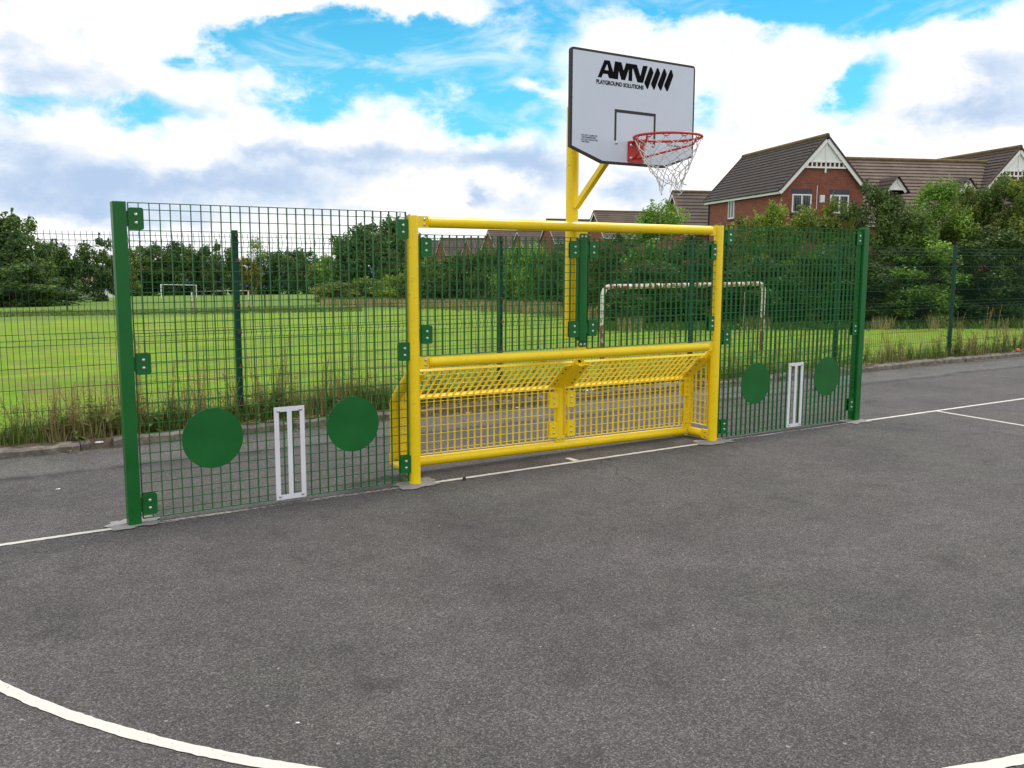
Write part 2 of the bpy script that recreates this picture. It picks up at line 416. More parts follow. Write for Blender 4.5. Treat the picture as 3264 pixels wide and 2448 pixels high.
def bracket(parent, X, Z, Y, mat, side, lug=0.03):
    """clamp plate pair with two domed bolts; side +1: lug to the right, -1: to the left"""
    mb = MB()
    mb.prism(roundrect(X-0.051, X+0.051, Z-0.077, Z+0.077, 0.016), Y-0.021, Y-0.014)
    mb.prism(roundrect(X-0.051, X+0.051, Z-0.077, Z+0.077, 0.016), Y+0.014, Y+0.021)
    x0 = X + side*0.044
    mb.span(min(x0, x0+side*lug), max(x0, x0+side*lug), Y-0.0138, Y+0.0138, Z-0.052, Z+0.052)
    o = mb.build('bracket', mat, parent, (X, Y-0.02, Z), bevel=0.0015)
    for dz in (0.028, -0.029): bolt(o, (X-0.001, Y-0.0209, Z+dz))
    return o

def grating(mb, x0, x1, z0, z1, xs, zs, frame, depth=0.025, thick=0.0034, border=0.005, rod=0.0032):
    """welded bar grating: flat bars along z, round cross rods along x on the front face. frame(x,y,z)->3-D"""
    def bx(a, b, c, d, e, g):
        vs = [frame(x, y, z) for z in (e, g) for y in (c, d) for x in (a, b)]
        mb.add(vs, [(0,2,3,1),(4,5,7,6),(0,1,5,4),(2,6,7,3),(0,4,6,2),(1,3,7,5)])
    h = depth/2
    for x in xs: bx(x-thick/2, x+thick/2, -h+0.001, h-0.001, z0+border, z1-border)
    bx(x0, x1, -h, h, z0, z0+border); bx(x0, x1, -h, h, z1-border, z1)
    bx(x0, x0+border, -h, h, z0+border, z1-border); bx(x1-border, x1, -h, h, z0+border, z1-border)
    for z in zs:
        p = [frame(x0+0.002, -h-rod*0.4, z), frame(x1-0.002, -h-rod*0.4, z)]
        mb.tube(p, rod, 6, False)
def series(a, b, step, first):
    out = []; x = first
    while x < b - 0.012:
        if x > a + 0.012: out.append(x)
        x += step
    return out
PITCH = 0.0717
flat = lambda Y: (lambda x, y, z: (x, Y+y, z))

# ------------------------------------------------------------------ ground
mb = MB(); mb.add([(-60,-60,0),(90,-60,0),(90,3.04,0),(-60,3.04,0)], [(0,1,2,3)])
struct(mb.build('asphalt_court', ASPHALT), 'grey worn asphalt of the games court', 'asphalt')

def strip(name, pts, width, mat, z=0.004, jit=0.004, closed=False):
    mb = MB(); n = len(pts); L = []; Rr = []
    for i, p in enumerate(pts):
        a = Vector(pts[max(i-1,0)]); b = Vector(pts[min(i+1,n-1)]); t = (b-a).normalized(); nn = Vector((-t.y, t.x))
        L.append((p[0]+nn.x*(width/2+U(-jit,jit)), p[1]+nn.y*(width/2+U(-jit,jit)), z))
        Rr.append((p[0]-nn.x*(width/2+U(-jit,jit)), p[1]-nn.y*(width/2+U(-jit,jit)), z))
    mb.add(L+Rr, [(i, i+n, i+n+1, i+1) for i in range(n-1)])
    return struct(mb.build(name, mat))
def lin(x0, y0, x1, y1, step=0.03):
    n = max(2, int(math.hypot(x1-x0, y1-y0)/step)); return [(x0+(x1-x0)*i/n, y0+(y1-y0)*i/n) for i in range(n+1)]
strip('goal_line', lin(-9, -0.045, -2.42, -0.045), 0.052, LINE)
strip('goal_line', lin(-2.13, -0.055, -0.19, -0.055), 0.052, LINEWORN)
strip('goal_line', lin(0.13, -0.062, 3.36, -0.066), 0.05, LINE)
strip('goal_line', lin(3.72, -0.078, 5.75, -0.10), 0.05, LINEWORN)
strip('goal_line', lin(6.02, -0.112, 40, -0.70, 0.06), 0.052, LINE)
strip('goal_line', lin(1.722, -0.03, 1.722, 0.12), 0.06, LINE)
a0 = on_z(2020*K, 888*K); a1 = on_z(2212*K, 920*K); dd = (a1-a0)
strip('court_line', lin(a0.x, a0.y-0.03, a0.x+dd.x*12, a0.y+dd.y*12, 0.05), 0.055, LINE)
strip('arc_line', [(1.169+4.88*math.cos(t), -0.535+4.88*math.sin(t)) for t in [math.radians(165+i*0.35) for i in range(485)]], 0.062, LINE)

def pad(name, cx, cy, rx, ry, seed):
    rng = random.Random(seed); mb = MB(); n = 90; vs = [(cx, cy, 0.0075)]
    ph = [rng.uniform(0, 6.28) for _ in range(4)]
    for i in range(n):
        t = 2*PI*i/n
        sq = 1/max(abs(math.cos(t)), abs(math.sin(t)))**0.75
        k = sq*(0.80 + 0.10*math.sin(2*t+ph[0]) + 0.06*math.sin(5*t+ph[1]) + 0.05*math.sin(9*t+ph[2]) + rng.uniform(-0.03, 0.03))
        vs.append((cx+rx*k*math.cos(t), cy+ry*k*math.sin(t), 0.0075))
    mb.add(vs, [(0, 1+i, 1+(i+1) % n) for i in range(n)])
    o = mb.build(name, CONCRETE); struct(o); return o
pad('concrete_pad', -2.28, 0.02, 0.205, 0.175, 1); pad('concrete_pad', 0.0, -0.02, 0.235, 0.18, 2)
pad('concrete_pad', 3.52, -0.06, 0.25, 0.18, 3); pad('concrete_pad', 5.89, -0.07, 0.20, 0.17, 4)

# kerb: edging stones, each slightly out of line, with one broken
mb = MB(); x = -12.0
while x < 60:
    L = U(0.84, 0.97); x1 = x + L - U(0.006, 0.02)
    if x < -1.95 < x1: x1 = -2.07
    dz = U(-0.012, 0.012); dy = U(-0.012, 0.012); n = 10
    prof = lambda: None
    rows = []
    for i in range(n+1):
        xx = x + (x1-x)*i/n; w = [U(-0.011, 0.011) for _ in range(4)]
        rows.append([(xx, 3.02+dy+w[0], -0.05), (xx, 3.015+dy+w[1], 0.068+dz+w[2]*0.6), (xx, 3.035+dy+w[1], 0.086+dz+w[2]), (xx, 3.145+dy+w[3], 0.094+dz+w[0]), (xx, 3.15+dy, -0.05)])
    vs = [v for r in rows for v in r]; fs = []
    for i in range(n):
        for j in range(4): fs.append((i*5+j, i*5+j+1, (i+1)*5+j+1, (i+1)*5+j))
    fs += [(0,1,2,3,4), (n*5+4, n*5+3, n*5+2, n*5+1, n*5)]
    mb.add(vs, fs)
    x = x + L if not (x < -1.95 < x+L) else -1.86
struct(mb.build('kerb', KERB), 'weathered concrete kerb edging the court', 'kerb')
# soil verge between kerb and field
mb = MB(); nx = 260; ys = (3.035, 3.09, 3.2, 3.35, 3.6)
vs = []
for i in range(nx+1):
    xx = -14 + 80*i/nx
    for j, y in enumerate(ys): vs.append((xx, y + (U(-0.004, 0.02) if j < 2 else 0), (-0.02 if j == 0 else 0.07) + (U(0.0, 0.045) if 0 < j < 4 else 0) + (0 if j < 4 else -0.06)))
mb.add(vs, [(i*5+j, (i+1)*5+j, (i+1)*5+j+1, i*5+j+1) for i in range(nx) for j in range(4)], True)
struct(mb.build('soil_verge', SOIL))

# field
mb = MB()
xs = [-900,-500,-300,-200,-140,-100,-70,-50] + [-40+2.0*i for i in range(46)] + [60,75,100,140,200,300,500,900,1500]
ysf = [3.35,3.8,4.3,5,6,7,8,9,10,11,12,13,15,18,22,27,33,40,50,60,75,90,110,140,180,240,320,450,700,1100,1800]
vs = [(x, y, ground(x, y) + (U(-0.02, 0.02) if y > 4 else -0.012)) for y in ysf for x in xs]; nx = len(xs)
mb.add(vs, [(j*nx+i, j*nx+i+1, (j+1)*nx+i+1, (j+1)*nx+i) for j in range(len(ysf)-1) for i in range(nx-1)], True)
struct(mb.build('grass_field', GRASS), 'sloping mown playing field of bright grass', 'grass field')
# distant hill
mb = MB(); vs = []; n = 60
for i in range(n+1):
    x = -900 + 2600*i/n; h = -8 + 5*math.sin(i*0.5) + 3*math.sin(i*1.3+1)
    vs += [(x, 1500, -60), (x, 1560, h), (x, 1700, -60)]
mb.add(vs, [(i*3+j, i*3+j+1, (i+1)*3+j+1, (i+1)*3+j) for i in range(n) for j in range(2)], True)
struct(mb.build('hills', HILLM))

# ------------------------------------------------------------------ side panels of the goal end
def stumps(parent, X, Z0, Z1, W):
    Y0, Y1 = -0.030, -0.022; mb = MB(); b = 0.037; h = W/2
    mb.span(X-h, X-h+b, Y0, Y1, Z0, Z1); mb.span(X+h-b, X+h, Y0, Y1, Z0, Z1)
    mb.span(X-b/2, X+b/2, Y0, Y1, Z0+b, Z1-b)
    mb.span(X-h+b, X+h-b, Y0, Y1, Z0, Z0+b); mb.span(X-h+b, X+h-b, Y0, Y1, Z1-b, Z1)
    o = mb.build('cricket_stumps', WHITE, parent, (X, -0.026, (Z0+Z1)/2))
    for dx in (-1, 1):
        for z in (Z0+0.028, Z1-0.028): bolt(o, (X+dx*(h-0.03), Y0, z))
def target(parent, X, Z, r):
    mb = MB(); n = 64
    mb.prism([(X+r*math.cos(2*PI*i/n), Z+r*math.sin(2*PI*i/n)) for i in range(n)], -0.028, -0.021)
    mb.build('target_disc', GREEN, parent, (X, -0.025, Z))
def side_panel(label, px, x0, x1, z0, z1, post_z, first, discs, wk, brs):
    t = thing('side_fence', (px, 0, 0), label, 'mesh fence', 'green mesh fences either side of the goal')
    mb = MB(); mb.span(px-0.0445, px+0.0445, -0.0445, 0.0445, -0.1, post_z)
    mb.build('post', GREEN, t, bevel=0.006)
    mb = MB(); grating(mb, x0, x1, z0, z1, series(x0, x1, PITCH, first), [z for z in series(z0, z1, 0.0722, z1-0.050-0.0722*40)], flat(0))
    mb.build('grating', GREEN, t)
    for X, Z in discs: target(t, X, Z, 0.2267)
    stumps(t, wk, 0.0327, 0.7686, 0.2666-0.022)
    for X, Z, s in brs: bracket(t, X, Z, 0, GREEN, s)
    return t
side_panel('green mesh side fence with target discs and stumps, standing left of the yellow goal', -2.2823, -2.222, -0.060, 0.033, 2.297, 2.30, -2.2215,
           [(-1.7026, 0.578), (-0.5706, 0.578)], -1.1089,
           [(-2.172, 2.184, -1), (-2.168, 1.163, -1), (-2.171, 0.140, -1), (-0.093, 2.160, 1), (-0.092, 1.144, 1), (-0.091, 0.182, 1)])
side_panel('green mesh side fence with target discs and stumps, standing right of the yellow goal', 5.980, 3.645, 5.925, 0.024, 2.280, 2.30, 3.645,
           [(4.1855, 0.578), (5.3902, 0.578)], 4.8448,
           [(3.728, 2.148, -1), (3.722, 1.104, -1), (3.725, 0.142, -1), (5.888, 2.174, 1), (5.884, 1.114, 1), (5.886, 0.200, 1)])

# ------------------------------------------------------------------ yellow goal
GX = 3.5714; PR = 0.0494; MX = 1.786
goal = thing('goal_unit', (MX, 0, 0), 'yellow steel recessed goal with green mesh above its middle rail', 'goal')
for X in (0, GX):
    mb = MB(); mb.tube([(X,0,-0.1), (X,0,2.262)], PR, 24, True); 
    mb.tube([(X,0,2.262), (X,0,2.270)], PR*0.97, 24, True)
    mb.build('goal_post', YELLOW, goal, (X,0,0))
def rail(name, p, q, r=0.0465, tabs=True):
    p = Vector(p); q = Vector(q); d = (q-p).normalized(); mb = MB()
    mb.tube([p, q], r, 22, True)
    # pressed end caps
    for e, s in ((p, -1), (q, 1)): mb.tube([e, e+d*(s*0.012)], r*0.88, 18, True)
    return mb, p, q, d
def end_tab(parent, X, Z, s, r=0.044):
    """flat lug with two bolts joining a rail to a post; s=+1 the rail lies to the right"""
    mb = MB(); mb.prism(roundrect(min(X, X+s*0.115), max(X, X+s*0.115), Z-0.048, Z+0.048, 0.02), -0.012, 0.012)
    o = mb.build('rail_lug', YELLOW, parent, (X, -0.012, Z), bevel=0.002)
    for dz in (0.022, -0.022): bolt(o, (X+s*0.066, -0.012, Z+dz))
for zl, zr in ((2.2195, 2.2175), (1.0425, 1.016)):
    mb, p, q, d = rail('crossbar', (0.150, 0, zl), (3.435, 0, zr))
    o = mb.build('crossbar', YELLOW, goal, (MX, 0, (zl+zr)/2))
    end_tab(goal, 0.042, zl, 1); end_tab(goal, GX-0.042, zr, -1)
    # centre lug towards the green middle post
    mb = MB(); s = -1 if zl > 2 else 1
    z = (zl+zr)/2 + s*0.045
    mb.span(MX-0.05, MX+0.05, -0.007, 0.007, min(z, z+s*0.06), max(z, z+s*0.06)); mb.build('rail_lug', YELLOW, goal, (MX, 0, z))
# green upper panels
for x0, x1, f in ((0.066, 1.722, 0.0665), (1.846, 3.545, 1.8465)):
    mb = MB(); z1 = 2.118 if x0 < 1 else 2.114
    zb = 1.094 if x0 < 1 else 1.076
    grating(mb, x0, x1, zb, z1, series(x0, x1, PITCH, f), series(zb, z1, 0.0722, z1-0.035-0.0722*20), flat(0))
    o = mb.build('upper_grating', GREEN, goal, ((x0+x1)/2, 0, (zb+z1)/2))
for X, Z, s in ((0.120, 2.012, -1), (0.121, 1.278, -1), (1.687, 2.003, 1), (1.688, 1.265, 1), (1.906, 2.006, -1), (1.905, 1.269, -1), (3.503, 1.999, 1), (3.498, 1.258, 1)):
    bracket(goal, X, Z, 0, GREEN, s)
mb = MB(); mb.tube([(MX,0,1.155), (MX,0,2.092)], 0.0475, 22, True); mp = mb.build('middle_post', GREEN, goal, (MX,0,1.6))
for z, s in ((2.092, 1), (1.155, -1)):
    mb = MB(); za, zc = sorted((z, z+s*0.062)); mb.prism(roundrect(MX-0.045, MX+0.045, za, zc, 0.018), -0.018, -0.008)
    o = mb.build('post_tab', GREEN, goal, (MX, -0.018, z+s*0.03))
    for dx in (-0.022, 0.022): bolt(o, (MX+dx, -0.018, z+s*0.036))

# recess: bent back posts, bottom rails, vertical and sloping gratings
BY = 0.352
def bent(X, last=False):
    mb = MB()
    pts = [(X, 0.035, 0.945), (X, 0.16, 0.843), (X, 0.30, 0.728), (X, BY-0.012, 0.692), (X, BY, 0.655), (X, BY, 0.40), (X, BY, 0.165)]
    mb.tube(pts, 0.0475, 20, True)
    o = mb.build('back_post', YELLOW, goal, (X, BY, 0.4))
    # bored end plate at the upper, front end
    d = (Vector(pts[0])-Vector(pts[1])).normalized(); p = Vector(pts[0])
    mb = MB(); mb.tube([p, p+d*0.012], 0.056, 20, True)
    e = mb.build('end_plate', YELLOW, o, p)
    mb = MB(); mb.tube([p+d*0.0121, p+d*0.0145], 0.018, 14, True)
    a = Vector((1,0,0)); b = d.cross(a)
    for t in (0.6, 2.2, 3.9, 5.4): c = p + (a*math.cos(t)+b*math.sin(t))*0.040; mb.tube([c+d*0.0121, c+d*0.0135], 0.004, 8, True)
    mb.build('bored_hole', HOLE, o, p+d*0.012)
    return o
for X in (-0.006, MX, GX-0.02): bent(X)
zbl, zbr = 0.106, 0.062
def zb(x): return zbl + (zbr-zbl)*x/GX
mb, p, q, d = rail('bottom_rail', (0.05, BY, zb(0.05)), (3.49, BY, zb(3.49)), 0.0455)
br_ = mb.build('bottom_rail', YELLOW, goal, (MX, BY, 0.085))
for X in (-0.006, GX-0.02):
    z = zb(X); mb = MB()
    mb.tube([(X, 0.12, z), (X, BY-0.02, z), (X, BY+0.028, z+0.02), (X, BY+0.02, z+0.09)], 0.0455, 18, True); mb.build('bottom_rail', YELLOW, goal, (X, 0.2, z))
    mb = MB(); s = 1 if X < 1 else -1
    mb.span(X-0.012, X+0.012, 0.035, 0.13, z-0.05, z+0.05); o = mb.build('rail_lug', YELLOW, goal, (X, 0.08, z))
    for dz in (-0.024, 0.024): bolt(o, (X-0.012, 0.075, z+dz), bolt_mesh(0.0135, Vector((-1,0,0))))
mb = MB(); mb.prism(roundrect(MX-0.052, MX+0.052, zb(MX)+0.035, zb(MX)+0.105, 0.015), BY-0.036, BY-0.026)
o = mb.build('post_tab', YELLOW, goal, (MX, BY-0.03, 0.15))
for dx in (-0.025, 0.025): bolt(o, (MX+dx, BY-0.036, zb(MX)+0.072))
mb = MB(); mb.span(3.478, 3.535, BY-0.034, BY-0.026, zb(3.5)-0.045, zb(3.5)+0.075); o = mb.build('post_tab', YELLOW, goal, (3.5, BY-0.03, 0.1))
for dz in (-0.02, 0.022): bolt(o, (3.505, BY-0.034, zb(3.5)+dz))
# vertical gratings
GY = BY - 0.022
for x0, x1, f in ((0.060, 1.728, 0.0835), (1.845, 3.502, 1.845+0.048)):
    tilt = -0.0115
    fr = (lambda x0: (lambda x, y, z: (x, GY+y, z + tilt*(x-1.0))))(x0)
    mb = MB(); grating(mb, x0, x1, 0.158, 0.668, series(x0, x1, PITCH, f), series(0.158, 0.668, 0.0735, 0.196), fr)
    mb.build('back_grating', YELLOW, goal, ((x0+x1)/2, GY, 0.4))
for X, Z, s in ((0.098, 0.56, -1), (0.098, 0.26, -1), (1.702, 0.547, 1), (1.698, 0.252, 1), (1.911, 0.541, -1), (1.913, 0.249, -1), (3.492, 0.528, 1), (3.495, 0.231, 1)):
    bracket(goal, X, Z, GY, YELLOW, s, 0.02)
# sloping gratings: frame runs along x and down the slope
SA = Vector((0, 0.052, 0.958)); SB = Vector((0, BY-0.004, 0.682)); sv = (SA-SB); SL = sv.length; sv.normalize(); sn = Vector((0, sv.z, -sv.y))
def slope(x, y, z):
    p = SB + sv*z + sn*y; return (x, p.y, p.z - 0.0115*(x-1.0))
for x0, x1, f in ((0.085, 1.725, 0.0835), (1.850, 3.478, 1.845+0.048)):
    mb = MB(); grating(mb, x0, x1, 0, SL, series(x0, x1, PITCH, f), series(0, SL, 0.0722, 0.055), slope, border=0.006, depth=0.028)
    mb.build('sloping_grating', YELLOW, goal, ((x0+x1)/2, 0.2, 0.8))
def slope_plate(x, s):
    mb = MB()
    mb.prism(roundrect(min(x, x+s*0.1), max(x, x+s*0.1), 0.02, SL-0.035, 0.012), -0.0205, -0.0155, slope)
    pth = slope(x, -0.018, SL/2)
    o = mb.build('slope_clamp', YELLOW, goal, pth)
    mb = MB()
    for k in (0.2, 0.34, 0.62, 0.78):
        c = Vector(slope(x+s*0.055, -0.0206, SL*k)); c2 = Vector(slope(x+s*0.055, -0.0225, SL*k)); mb.tube([c, c2], 0.0105, 10, True)
    mb.build('bored_hole', HOLE, o, pth)
for x, s in ((0.045, 1), (1.735, -1), (1.838, 1), (3.505, -1)): slope_plate(x, s)
# narrow side gratings of the recess
for X in (0.012, GX-0.02):
    mb = MB()
    fr = (lambda X: (lambda x, y, z: (X+y, x, z)))(X)
    for y, zt in ((0.10, 0.86), (0.172, 0.80), (0.244, 0.73)): 
        mb.span(X-0.012, X+0.012, y-0.0017, y+0.0017, 0.16, zt)
    for k in range(9):
        z = 0.20 + k*0.0722; yb = min(0.30, 0.06 + (0.93-z)*0.9)
        mb.tube([(X-0.013, 0.055, z), (X-0.013, yb, z)], 0.0026, 6, False)
    mb.span(X-0.0125, X+0.0125, 0.055, 0.060, 0.155, 0.90); mb.span(X-0.0125, X+0.0125, 0.060, 0.30, 0.155, 0.160); mb.span(X-0.0125, X+0.0125, 0.296, 0.30, 0.1605, 0.68)
    mb.build('side_grating', YELLOW, goal, (X, 0.18, 0.5))

# ------------------------------------------------------------------ basketball unit
PY = 0.172; BYD = -0.70
hoop = thing('basketball_stand', (MX, PY, 1.17), 'white basketball backboard with red ring on a yellow pole rising behind the goal', 'basketball hoop')
mb = MB(); mb.tube([(MX,PY,1.168), (MX,PY,3.32)], 0.0595, 24, True)
mb.build('pole', YELLOW, hoop, (MX,PY,1.17))
mb = MB(); mb.box((MX, 0.105, 1.62), (0.012, 0.085, 0.86)); mb.box((MX+0.03, 0.072, 1.62), (0.075, 0.012, 0.80))
mo = mb.build('mounting_plate', YELLOW, hoop, (MX, 0.1, 1.6))
for z in (1.57, 1.65): 
    mb = MB(); dome(mb, (MX+0.037, 0.066, z), 0.02); mb.build('rubber_bung', HOLE, mo, (MX+0.037, 0.066, z))
p = Vector((MX, PY-0.06, 2.405)); q = Vector((MX, BYD+0.03, 3.085)); d = (q-p).normalized(); a = Vector((1,0,0)); b = d.cross(a)
mb = MB(); mb.box((p+q)/2, (0.052, 0.052, (q-p).length), (a, b, d)); mb.build('strut', YELLOW, hoop, p, bevel=0.003)
mb = MB(); mb.span(MX-0.03, MX+0.03, BYD+0.03, PY, 3.18, 3.24); mb.build('arm', YELLOW, hoop, (MX, -0.2, 3.2))
# board outline (x,z), symmetric about MX
BX0, BX1, BZ0, BZ1 = 1.089, 2.480, 2.718, 3.626
cutx, cutz = 0.342, 0.115
def outline(ins):
    k = ins*0.5
    pts = []
    for cx, cz, a0 in ((BX1-0.03, BZ1-0.03, 0), (BX0+0.03, BZ1-0.03, 90)):
        for i in range(5):
            t = math.radians(a0+22.5*i); rr = 0.03-min(ins, 0.02); pts.append((cx+rr*math.cos(t)-(ins-0.02 if ins > 0.02 else 0)*math.cos(t), cz+rr*math.sin(t)-(ins-0.02 if ins > 0.02 else 0)*math.sin(t)))
    pts += [(BX0+ins, BZ0+cutz+k), (BX0+cutx+k*0.4, BZ0+ins), (BX1-cutx-k*0.4, BZ0+ins), (BX1-ins, BZ0+cutz+k)]
    return pts
mb = MB(); mb.prism(outline(0.0), BYD-0.006, BYD+0.022)
edge = mb.build('backboard', EDGE, hoop, (MX, BYD, 3.17))
mb = MB(); mb.prism(outline(0.021), BYD-0.0095, BYD-0.0062); mb.build('board_face', BOARD, edge, (MX, BYD-0.008, 3.17))
FY = BYD-0.0096
def flatmark(name, splines, mat, depth=0.0012):
    cu = bpy.data.curves.new(name, 'CURVE'); cu.dimensions = '2D'; cu.fill_mode = 'BOTH'; cu.extrude = depth/2
    for pts in splines:
        sp = cu.splines.new('POLY'); sp.points.add(len(pts)-1); sp.use_cyclic_u = True
        for i, (x, z) in enumerate(pts): sp.points[i].co = (x-MX, z-3.17, 0, 1)
    return curve_to_mesh(name, cu, mat, (MX, FY-depth/2, 3.17))
def curve_to_mesh(name, cu, mat, loc, fit=None):
    tmp = bpy.data.objects.new(name, cu); COL.objects.link(tmp)
    dg = bpy.context.evaluated_depsgraph_get(); dg.update()
    me = bpy.data.meshes.new_from_object(tmp.evaluated_get(dg)); bpy.data.objects.remove(tmp)
    me.name = name
    if fit:
        x0 = min(v.co.x for v in me.vertices); x1 = max(v.co.x for v in me.vertices)
        z0 = min(v.co.y for v in me.vertices); z1 = max(v.co.y for v in me.vertices)
        w, h = fit
        for v in me.vertices:
            v.co.x = (v.co.x-x0)/(x1-x0)*w
            v.co.y = (v.co.y-z0)/(z1-z0)*h if h else (v.co.y-z0)*w/(x1-x0)
    me.materials.clear(); me.materials.append(mat)
    o = bpy.data.objects.new(name, me); COL.objects.link(o)
    o.rotation_euler = (PI/2, 0, 0); o.parent = edge; o.location = Vector(loc) - world_loc(edge)
    return o
def text(name, body, x, z, w, h, mat, bold=0.0, lines=1.0):
    cu = bpy.data.curves.new(name, 'FONT'); cu.body = body; cu.size = 0.1; cu.offset = bold; cu.extrude = 0.0006; cu.space_line = lines
    return curve_to_mesh(name, cu, mat, (x, FY-0.0008, z), (w, h))
flatmark('emblem', [
    [(1.368,3.414),(1.436,3.557),(1.494,3.558),(1.534,3.470),(1.549,3.560),(1.620,3.559),(1.646,3.494),(1.671,3.559),(1.791,3.560),(1.832,3.470),(1.861,3.560),(1.914,3.561),(1.865,3.417),
     (1.801,3.416),(1.752,3.520),(1.742,3.520),(1.742,3.418),(1.700,3.418),(1.702,3.516),(1.664,3.418),(1.622,3.418),(1.592,3.490),(1.586,3.416),(1.488,3.418),(1.474,3.447),(1.424,3.447),(1.408,3.413)],
    [(1.440,3.478),(1.462,3.524),(1.470,3.524),(1.482,3.478)],
    [(1.941,3.558),(1.958,3.556),(1.981,3.519),(1.978,3.506),(1.922,3.374),(1.910,3.371),(1.879,3.416),(1.880,3.426)],
    [(2.020,3.559),(2.036,3.557),(2.057,3.522),(2.055,3.506),(1.998,3.376),(1.986,3.373),(1.956,3.415),(1.957,3.426)],
    [(2.099,3.561),(2.114,3.559),(2.134,3.522),(2.132,3.506),(2.076,3.377),(2.064,3.374),(2.032,3.415),(2.033,3.426)],
    [(2.178,3.562),(2.192,3.560),(2.211,3.522),(2.210,3.506),(2.152,3.378),(2.140,3.375),(2.108,3.415),(2.109,3.426)]], BLACK)
text('lettering', 'PLAYGROUND SOLUTIONS', 1.354, 3.360, 0.517, 0.036, BLACK, 0.0035)
text('warning_lettering', 'DO NOT CLIMB ON\nTHE FRAMEWORK\nDO NOT HANG ON\nTHE RING', 1.205, 2.876, 0.170, 0.066, BLUETXT, 0.0018)
text('web_lettering', 'www.amvplaygrounds.co.uk', 2.153, 2.905, 0.255, 0.020, BLUETXT, 0.001)
mb = MB(); t_ = 0.025
mb.span(1.556, 2.018, FY-0.0012, FY, 3.173-t_, 3.173); mb.span(1.556, 1.556+t_*0.85, FY-0.0012, FY, 2.915, 3.173-t_); mb.span(2.018-t_*0.85, 2.018, FY-0.0012, FY, 2.895, 3.173-t_)
mb.build('target_square', EDGE, edge, (MX, FY, 3.1))
BIGB = bolt_mesh(0.016)
for X in (1.579, 1.995): bolt(edge, (X, FY, 2.898), BIGB)
# ring
RZ, RC, RRr = 2.916, Vector((1.79, -1.115, 2.916)), 0.2785
ringo = bpy.data.objects.new('hoop_ring', None)
mb = MB()
mb.tube([(RC.x+RRr*math.cos(2*PI*i/56), RC.y+RRr*math.sin(2*PI*i/56), RZ) for i in range(57)], 0.0105, 10, False)
# side struts down to the plate, bent at the ring
for sx in (-1, 1):
    e = Vector((RC.x+sx*RRr*0.72, RC.y+RRr*0.69, RZ)); e2 = Vector((RC.x+sx*RRr*0.98, RC.y-0.05, RZ)) if sx > 0 else e
    pts = [Vector((RC.x+sx*0.02, FY-0.02, 2.775))]
    if sx > 0: pts += [Vector((RC.x+0.235, RC.y+0.01, RZ-0.055)), Vector((RC.x+0.262, RC.y-0.035, RZ-0.04)), Vector((RC.x+0.268, RC.y-0.05, RZ-0.01))]
    else: pts += [Vector((RC.x-0.235, RC.y+0.01, RZ-0.055)), Vector((RC.x-0.262, RC.y-0.035, RZ-0.04)), Vector((RC.x-0.268, RC.y-0.05, RZ-0.01))]
    mb.tube(pts, 0.0085, 8, True)
mb.span(RC.x-0.05, RC.x+0.05, RC.y+RRr-0.004, FY-0.013, RZ-0.008, RZ+0.006)
for k in range(12):   # net hooks
    t = 2*PI*(k+0.5)/12
    c = Vector((RC.x+RRr*math.cos(t), RC.y+RRr*math.sin(t), RZ-0.014)); tv = Vector((-math.sin(t), math.cos(t), 0))
    mb.tube([c-tv*0.03+Vector((0,0,0.006)), c-tv*0.012-Vector((0,0,0.008)), c+tv*0.012-Vector((0,0,0.008)), c+tv*0.03+Vector((0,0,0.006))], 0.0035, 6, True)
ring = mb.build('hoop_ring', RED, hoop, RC)
mb = MB(); mb.prism(roundrect(1.706, 1.890, 2.742, 2.922, 0.016), FY-0.012, FY-0.0005); plate = mb.build('ring_plate', RED, hoop, (1.797, FY, 2.83), bevel=0.002)
for X in (1.735, 1.862):
    for z in (2.885, 2.778): bolt(plate, (X, FY-0.012, z), BIGB)
# net: knotted cords, blown a little to one side and tangled near its end
mb = MB(); rows = 8; nn = 12; rng = random.Random(3); P = []
for j in range(rows+1):
    t = j/rows; z = RZ-0.022-0.375*t**0.92
    rr = RRr*(0.97*(1-t)**1.15 + 0.30*t + 0.06*math.sin(t*PI))
    cx = RC.x+0.055*t*t+0.02*t; cy = RC.y+0.01*t
    row = []
    for i in range(nn):
        a = 2*PI*(i+0.5+(0.5 if j % 2 else 0))/nn + 0.25*t
        w = 0.006+0.022*t*t
        row.append(Vector((cx+rr*math.cos(a)+rng.uniform(-w,w), cy+rr*math.sin(a)+rng.uniform(-w,w), z+rng.uniform(-w,w)*1.1)))
    P.append(row)
def cord(a, b, sag=0.010):
    m = (a+b)/2 + Vector((rng.uniform(-1,1), rng.uniform(-1,1), rng.uniform(-1.2,0.2)))*sag
    mb.tube([a, a*0.55+m*0.45, m, m*0.45+b*0.55, b], 0.0032, 5, False)
for j in range(rows):
    for i in range(nn):
        k = (i+1) % nn if j % 2 else (i-1) % nn
        cord(P[j][i], P[j+1][i], 0.006+0.006*j/rows); cord(P[j][i], P[j+1][k], 0.006+0.006*j/rows)
for i in range(nn):
    p = P[-1][i]; 
    if i % 2: mb.tube([p, p+Vector((rng.uniform(-.02,.02), rng.uniform(-.02,.02), -0.02)), p+Vector((rng.uniform(-.02,.02), rng.uniform(-.02,.02), -0.045)), p+Vector((rng.uniform(-.02,.02), rng.uniform(-.02,.02), -rng.uniform(.02,.075)))], 0.003, 5, False)
for r_ in P[1:]:
    for p in r_: mb.tube([p-Vector((0,0,.005)), p+Vector((0,0,.005))], 0.0055, 6, True)
mb.build('net', CORD, hoop, RC)

